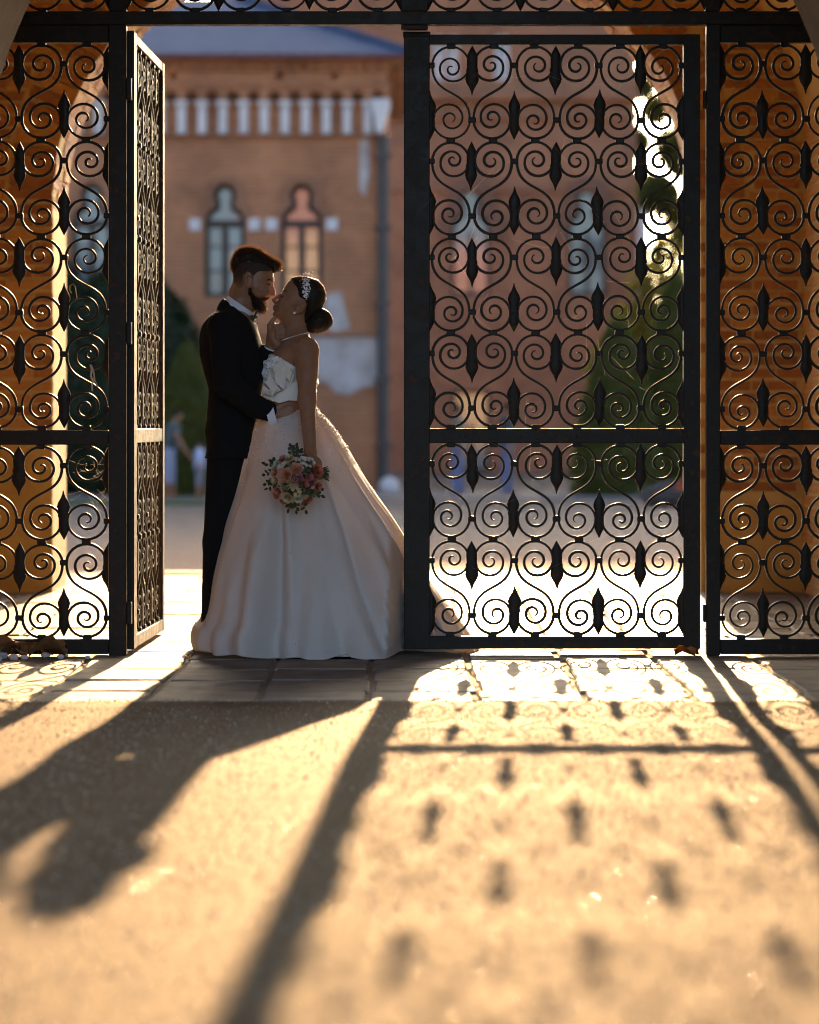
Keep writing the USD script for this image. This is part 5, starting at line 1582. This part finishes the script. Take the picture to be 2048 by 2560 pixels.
def shrub(name, label, u, Y, hw, top, base_z, m, shape, n, size, seed, cat_='shrub', group=None):
    r = np.random.default_rng(seed)
    X = at(u, 0, Y)[0]
    zt_ = at(0, top, Y)[1]
    t = thing(name, label, cat_, (X, Y, base_z), 0, group)
    H = zt_ - base_z
    s = r.random(n) ** .9
    a = r.random(n) * 2 * PI
    R = shape(s) * hw
    lump = 1 + .16 * (meshkit.fbm(np.stack([np.cos(a) * 1.6, np.sin(a) * 1.6, s * 4], 1) + seed, 3, seed) - .5) * 2
    rad = R * lump * (1 - .22 * r.random(n) ** 2)
    P_ = np.stack([rad * np.cos(a), rad * np.sin(a), s * H * (1 + .02 * r.normal(size=n))], 1)
    N_ = np.stack([np.cos(a), np.sin(a), .5 + 0 * a], 1)
    V, F_ = quads(P_, N_, size, seed)
    part('crown', (V, F_), m, t)
    core_ = []
    for k in range(9):
        z = k / 8 * .97
        core_.append([(shape(np.array([z]))[0] * hw * .80 * math.cos(b), shape(np.array([z]))[0] * hw * .80 * math.sin(b), z * H) for b in np.linspace(0, 2 * PI, 14, endpoint=False)])
    cv = np.array(core_).reshape(-1, 3)
    fc = [(i * 14 + j, i * 14 + (j + 1) % 14, (i + 1) * 14 + (j + 1) % 14, (i + 1) * 14 + j) for i in range(8) for j in range(14)]
    part('inner_foliage', (cv, np.array(fc)), m, t)
    part('trunk', tube([(0, 0, -.1), (0, 0, H * .4)], [hw * .12, hw * .08], 8), bark, t)
    return t
egg = lambda s: np.sin(PI * np.clip(.12 + .86 * s, 0, 1)) ** .62
cone_ = lambda s: np.clip(1.02 - s, 0, 1) ** .6 * (.82 + .18 * np.minimum(s * 6, 1))
gz57 = ground_z(57) - .02
shrub('topiary_shrub', 'big dark green clipped shrub behind the open leaf', 318, 57.2, 1.50, 664, gz57, hedge_m, egg, 9000, .075, 41)
shrub('olive_shrub', 'small olive green shrub between the open leaf and the man in black', 470, 55.6, .50, 874, gz57, olive_m, egg, 5000, .05, 42)
shrub('topiary_shrub', 'dark clipped shrub behind the left iron screen', 120, 58, 1.2, 640, gz57, hedge_m, egg, 6000, .075, 43)
shrub('conifer_shrub', 'olive green conifer left of centre in the right half of the closed leaf', 1545, 56.5, .95, 806, gz57, olive_m, cone_, 8000, .06, 44)
shrub('conifer_shrub', 'taller olive conifer beside the right jamb of the far arch', 1690, 57.5, .90, 690, gz57, olive_m, cone_, 8000, .06, 45)
def tree(label, u, Y, H, crown_r, crown_c, seed, m, n=9000, size=.13, lean=0, zs=1.9):
    r = np.random.default_rng(seed)
    X = at(u, 0, Y)[0]
    t = thing('tree', label, 'tree', (X, Y, -.45), 0, 'trees right of the palace')
    limbs = [tube([(0, 0, 0), (.1, .05, H * .25), (lean * .5, -.1, H * .55), (lean, 0, H * .85)], [.24, .19, .12, .04], 10)]
    cl = []
    for k in range(26):
        a = r.random() * 2 * PI; rr = crown_r * r.random() ** .5; z = crown_c + (r.random() - .5) * crown_r * zs
        e = np.array([rr * math.cos(a) + lean * .6, rr * math.sin(a), z])
        zs_ = max(H * .2, z - crown_r * .7)
        limbs.append(tube([(lean * .3, 0, zs_), (e * .5 + np.array([0, 0, zs_ * .5 + .2])), e], [.07, .04, .012], 6))
        cl.append((e, crown_r * (.24 + .18 * r.random())))
    part('trunk', cat(limbs), bark, t)
    P_ = []
    for e, s in cl:
        d = r.normal(size=(n // 26, 3)); d /= np.linalg.norm(d, axis=1, keepdims=True)
        P_.append(e + d * s * (r.random((n // 26, 1)) ** .45))
    P_ = np.vstack(P_)
    V, F_ = quads(P_, r.normal(size=P_.shape) + [0, 0, .4], size, seed)
    part('crown', (V, F_), m, t)
tree('tall green tree whose sunlit crown shows beside the right jamb of the arch', 1790, 74, 11.6, 1.6, 7.5, 51, tree_m, 26000, .10, 0, 3.9)
tree('yellowing tree low behind the conifers at the right jamb', 1690, 66, 5.2, 1.5, 2.9, 52, autumn_m, 6000, .10)
tree('far tree between the palace block and the tall tree', 1745, 98, 13.0, 1.9, 8.6, 53, tree_m, 12000, .13, 0, 3.4)
tree('large tree at the right edge behind the arch pier', 2010, 82, 11.0, 3.4, 7.0, 54, tree_m, 9000, .16)
shrub('flowering_bush', 'greyish bush with orange blooms low behind the right stile', 1690, 47, .55, 1205, ground_z(47) - .02, leaf_mat('grey_leaf', (.12, .12, .12), (.24, .24, .25), (.2, .2, .2)), egg, 2500, .035, 46)
bx_, bz_ = at(1718, 1265, 46.4)
fb = thing('orange_bloom', 'orange flower heads on the grey bush behind the right stile', 'flower', (bx_, 46.4, bz_))
for k, (a, b) in enumerate(((0, 0), (-.10, .30), (.06, -.12))):
    part('bloom', bloom(.10, 'open').apply_transform(trimesh.transformations.rotation_matrix(PI / 2, [1, 0, 0])).apply_translation((a, 0, b)), PM['coral'], fb)

# ================================================================== people in the courtyard
def walker(label, u, Y, height, top_c, leg_c, leg_len_skin, lean=0.0, arm_to=None, seed=1, face=1):
    X = at(u, 0, Y)[0]
    g0 = ground_z(Y) - .012
    base_ = np.array([X, Y, g0])
    t = thing('person', label, 'person', base_, 0)
    k = height / 1.72
    P_ = lambda x, y, z: np.array([x * k + lean * (z - .9) * k * (z > .9), y * k, z * k])
    hips, sh, neck, head = P_(0, 0, .92), P_(0, 0, 1.36), P_(.01 * face, 0, 1.47), P_(.03 * face, 0, 1.60)
    hand_r = P_(.05, -.26, .80) if arm_to is None else (np.array(arm_to) - base_)
    def build(F, grow, which):
        if which in ('all',):
            F.ell(head, (.088 * k, .075 * k, .112 * k), .02)
            F.cone(P_(.085 * face, 0, 1.585), P_(.095 * face, 0, 1.57), .014 * k, .012 * k, .01)
            F.cone(neck + [0, 0, -.04 * k], head, .05 * k, .05 * k, .02)
        if which in ('all', 'top'):
            F.cone(hips, sh, .125 * k + grow, .13 * k + grow, .03)
            for s in (-1, 1):
                F.cone(P_(0, s * .08, 1.08), P_(0, s * .15, 1.38), .10 * k + grow, .062 * k + grow, .04)
                F.cone(P_(0, s * .18, 1.37), P_(.0, s * .22, 1.18), .052 * k + grow, .045 * k + grow, .02)
        if which == 'all':
            F.chain([P_(0, .18, 1.37), P_(-.02, .24, 1.10), P_(.05, .24, .86), P_(.07, .24, .78)], [.05 * k, .04 * k, .03 * k, .035 * k], .02)
            el = (P_(0, -.18, 1.37) + hand_r) / 2 + np.array([0, -.03, -.06]) * k
            F.chain([P_(0, -.18, 1.37), el, hand_r], [.05 * k, .04 * k, .034 * k], .02)
        if which in ('all', 'legs'):
            for s in (-1, 1):
                lo_ = P_(.06 * s, s * .09, .10) if which == 'all' else P_(.06 * s * (1 - leg_len_skin), s * .09, .10 + leg_len_skin)
                F.chain([P_(0, s * .085, .90), P_(.03 * s, s * .09, .50), P_(.06 * s, s * .09, .10)] if which == 'all' else [P_(0, s * .085, .90), P_(.03 * s, s * .09, .52), lo_], [.088 * k + grow, .062 * k + grow, .045 * k + grow], .02)
            if which == 'legs':
                F.cone(P_(0, -.05, .92), P_(0, .05, .92), .105 * k + grow, .105 * k + grow, .03)
        if which == 'all':
            for s in (-1, 1):
                F.cone(P_(.05 * s - .03 * face, s * .09, .035), P_(.05 * s + .13 * face, s * .10, .03), .038 * k, .03 * k, .02)
    lo_, hi_ = np.array([-.75, -.6, -.01]), np.array([.75, .6, 1.95 * k])
    for nm, w, gr, m in (('body', 'all', 0, skin_m), ('shirt', 'top', .016, top_c), ('trousers', 'legs', .012, leg_c)):
        F = Field(lo_, hi_, .021)
        build(F, gr, w)
        part(nm, F.mesh(2), m, t, smooth=True)
    hr = trimesh.creation.icosphere(2, 1.0); hr.vertices *= np.array([.096, .082, .085]) * k; hr.apply_translation(head + np.array([-.018 * face, 0, .045]) * k)
    part('hair', hr, hair_m, t, smooth=True)
    return t
teal_shirt = cloth('dark_teal_shirt', (.045, .065, .07), (.06, .085, .09), .9)
jeans = cloth('pale_blue_denim', (.24, .28, .42), (.32, .36, .50), .9)
blue_shirt = cloth('pale_blue_cotton', (.40, .45, .66), (.48, .53, .72), .9)
grey_shorts = cloth('grey_shorts', (.16, .16, .20), (.22, .22, .26), .9)
blue_jeans = cloth('blue_denim', (.12, .15, .28), (.17, .20, .34), .9)
tan_top = cloth('tan_top', (.17, .12, .08), (.22, .155, .10), .9)
dark_top = cloth('dark_top', (.03, .028, .028), (.05, .045, .045), .9)
hx_, hz_ = at(484, 1150, 54.0)
walker('stooping man in dark teal shirt and pale blue trousers holding a child by the arm', 424, 54.2, 1.50, teal_shirt, jeans, .22, .16, (hx_, 54.0, hz_), 1)
walker('small child in pale blue shirt and grey shorts before the olive shrub', 499, 54.0, .98, blue_shirt, grey_shorts, .30, 0, None, 2, -1)
walker('person in tan top and blue trousers beyond the lower left of the closed leaf', 1145, 56, 1.62, tan_top, blue_jeans, 0, 0, None, 3, -1)
walker('person in dark top and blue trousers beyond the middle of the closed leaf', 1268, 56.4, 1.66, dark_top, blue_jeans, 0, 0, None, 4, 1)

# ================================================================== small things round the gate
dry_m = noisy('dry_brown_leaf', (.14, .065, .02), (.26, .13, .045), 40, .7)
orange_leaf_m = petal_mat('orange_dead_leaf', (.36, .13, .015), (.50, .22, .03), (.6, .25, .03))
def dead_leaf(x, y, s, rz, lift, m, label, group=None):
    n = 5
    V = []
    for i in range(n + 1):
        t = i / n
        w = s * .42 * math.sin(PI * (.08 + .86 * t)) * (1 + .25 * math.sin(t * 21))
        V += [(-w, s * (t - .5), lift * (.5 + math.sin(3 * t)) + .3 * w), (0, s * (t - .5), lift * (.3 + t)), (w, s * (t - .5), lift * (.6 + math.cos(2 * t)) * .8 + .35 * w)]
    V = np.array(V); V[:, 2] -= V[:, 2].min() - .004
    q = np.array([(i * 3 + j, i * 3 + j + 1, i * 3 + j + 4, i * 3 + j + 3) for i in range(n) for j in range(2)])
    t1 = np.vstack([q[:, [0, 1, 2]], q[:, [0, 2, 3]]])
    W = V + [0, 0, .0015]
    mm = trimesh.Trimesh(np.vstack([V, W]), np.vstack([t1[:, ::-1], t1 + len(V)]), process=False)
    c, s_ = math.cos(rz), math.sin(rz)
    v = mm.vertices.copy(); mm.vertices = np.stack([v[:, 0] * c - v[:, 1] * s_, v[:, 0] * s_ + v[:, 1] * c, v[:, 2]], 1)
    o = thing('dead_leaf', label, 'leaf', (x, y, .002), 0, group)
    part('blade', mm, m, o, smooth=True)
    part('stalk', tube([(c * 0 - s_ * -s * .5, c * -s * .5, .008), (s_ * s * .8, -c * s * .8, .006)], .0015, 5), m, o)
ORD = ('leftmost', 'second from the left', 'third from the left', 'fourth from the left', 'fifth from the left', 'sixth from the left', 'seventh from the left', 'eighth from the left', 'rightmost')
for k, (u, sz) in enumerate(((6, .12), (20, .15), (48, .13), (60, .09), (75, .11), (92, .09), (118, .16), (134, .12), (150, .07))):
    Y = 14.20 + .05 * (k % 3)
    dead_leaf(at(u, 0, Y)[0], Y, sz, frng.random() * 6, sz * .38, dry_m, f'curled brown leaf, {ORD[k]} of the heap under the left screen', 'dead leaves heaped under the left screen')
dead_leaf(at(1713, 0, 14.25)[0], 14.27, .10, 1.1, .03, orange_leaf_m, 'bright orange dead leaf at the foot of the closed leaf')
dead_leaf(at(1738, 0, 14.22)[0], 14.30, .06, 2.3, .02, dry_m, 'small brown dead leaf right beside the bright orange one')
dead_leaf(at(1828, 0, 8366 / (1941 - 1057))[0], 8366 / (1941 - 1057), .030, .6, .006, orange_leaf_m, 'tiny orange leaf alone on the sunlit asphalt')
dead_leaf(at(470, 0, 14.08)[0], 14.08, .05, .4, .012, orange_leaf_m, 'small orange leaf on the paving by the hem of the white gown')
for k, (u, v, s) in enumerate(((2, 1650, .018), (10, 1642, .030), (38, 1648, .022), (64, 1646, .017), (118, 1641, .020), (156, 1644, .016), (168, 1640, .012), (222, 1645, .012))):
    Y = 8366 / (v - 1057)
    o = trimesh.creation.icosphere(2, s); o.vertices *= np.array([1, .8, .7]) * (1 + .5 * (meshkit.noise(o.vertices * 40 + k)[:, None] - .5))
    o.apply_translation((at(u, 0, Y)[0], Y - .06, s * .55))
    part('pebble', o, white_stone, smooth=True, label=f'pale pebble, {ORD[k] if k < 7 else ORD[8]} of those under the left screen', cat='pebble', group='pebbles under the left screen')
# rope tie and wire hook left on the screen
def lp_(u, v, dy=0.0):
    X, Z = at(u, v, GY)
    return np.array([X, GY - .02 + dy, Z])
rope_m = noisy('frayed_rope', (.45, .36, .24), (.58, .48, .34), 90, .9)
rp_b = lp_(232, 960)
rope = thing('rope_tie', 'frayed pale rope end hanging from a scroll of the left screen', 'rope', rp_b)
part('loop', tube([lp_(x, y, d) - rp_b for x, y, d in ((227, 912, 0), (231, 925, -.01), (228, 940, -.005), (233, 952, 0), (231, 966, -.004), (232, 978, 0))], .0045, 7), rope_m, rope, smooth=True)
part('loop', tube([lp_(x, y, d) - rp_b for x, y, d in ((230, 915, 0), (236, 932, -.012), (238, 950, -.005), (243, 962, 0), (246, 968, 0))], .004, 7), rope_m, rope, smooth=True)
hb_ = lp_(184, 728)
hook = thing('wire_hook', 'bent wire hook standing on a scroll of the left screen', 'hook', hb_)
part('wire', tube([lp_(x, y) - hb_ for x, y in ((194, 746), (192, 732), (190, 718), (184, 710), (177, 714), (175, 724), (180, 733))], .0035, 7), noisy('brass_wire', (.5, .34, .14), (.6, .42, .2), 60, .3, metallic=.8), hook, smooth=True)
# cobwebs between the scrolls
web_m = mat('cobweb_silk', {'t': ('translucent_bsdf', {'color': (.6, .58, .55)}), 'g': ('glossy_bsdf', {'color': (.9, .9, .9), 'roughness': .35}), 'm': ('mix_closure', {'fac': .35})}, [('t.BSDF', 'm.closure1'), ('g.BSDF', 'm.closure2')], 'm.closure')
wr_ = np.random.default_rng(77)
webs = []
def thread(p, q, sag):
    p, q = np.array(p), np.array(q)
    webs.append(np.array([p + (q - p) * t + np.array([0, 0, -sag]) * 4 * t * (1 - t) for t in np.linspace(0, 1, 7)]))
for k in range(60):
    u, v = 1085 + 620 * wr_.random(), 120 + 1400 * wr_.random() ** 1.3
    a = wr_.random() * PI * 2; L_ = 30 + 75 * wr_.random()
    thread(lp_(u, v, .10), lp_(u + L_ * math.cos(a), v + L_ * math.sin(a), .10 + wr_.normal() * .01), .004 * wr_.random())
for k in range(30):
    u, v = 215 + 60 * wr_.random(), 1150 + 120 * wr_.random()
    a = wr_.random() * PI * 2; L_ = 20 + 45 * wr_.random()
    thread(lp_(u, v, .02), lp_(min(300, u + L_ * math.cos(a)), v + L_ * math.sin(a), .03), .004)
wb_ = bez_strands('cobwebs', webs, .00030, web_m, None)
tag(wb_, 'fine cobweb threads glinting between the iron scrolls', 'cobweb', None, 'stuff')
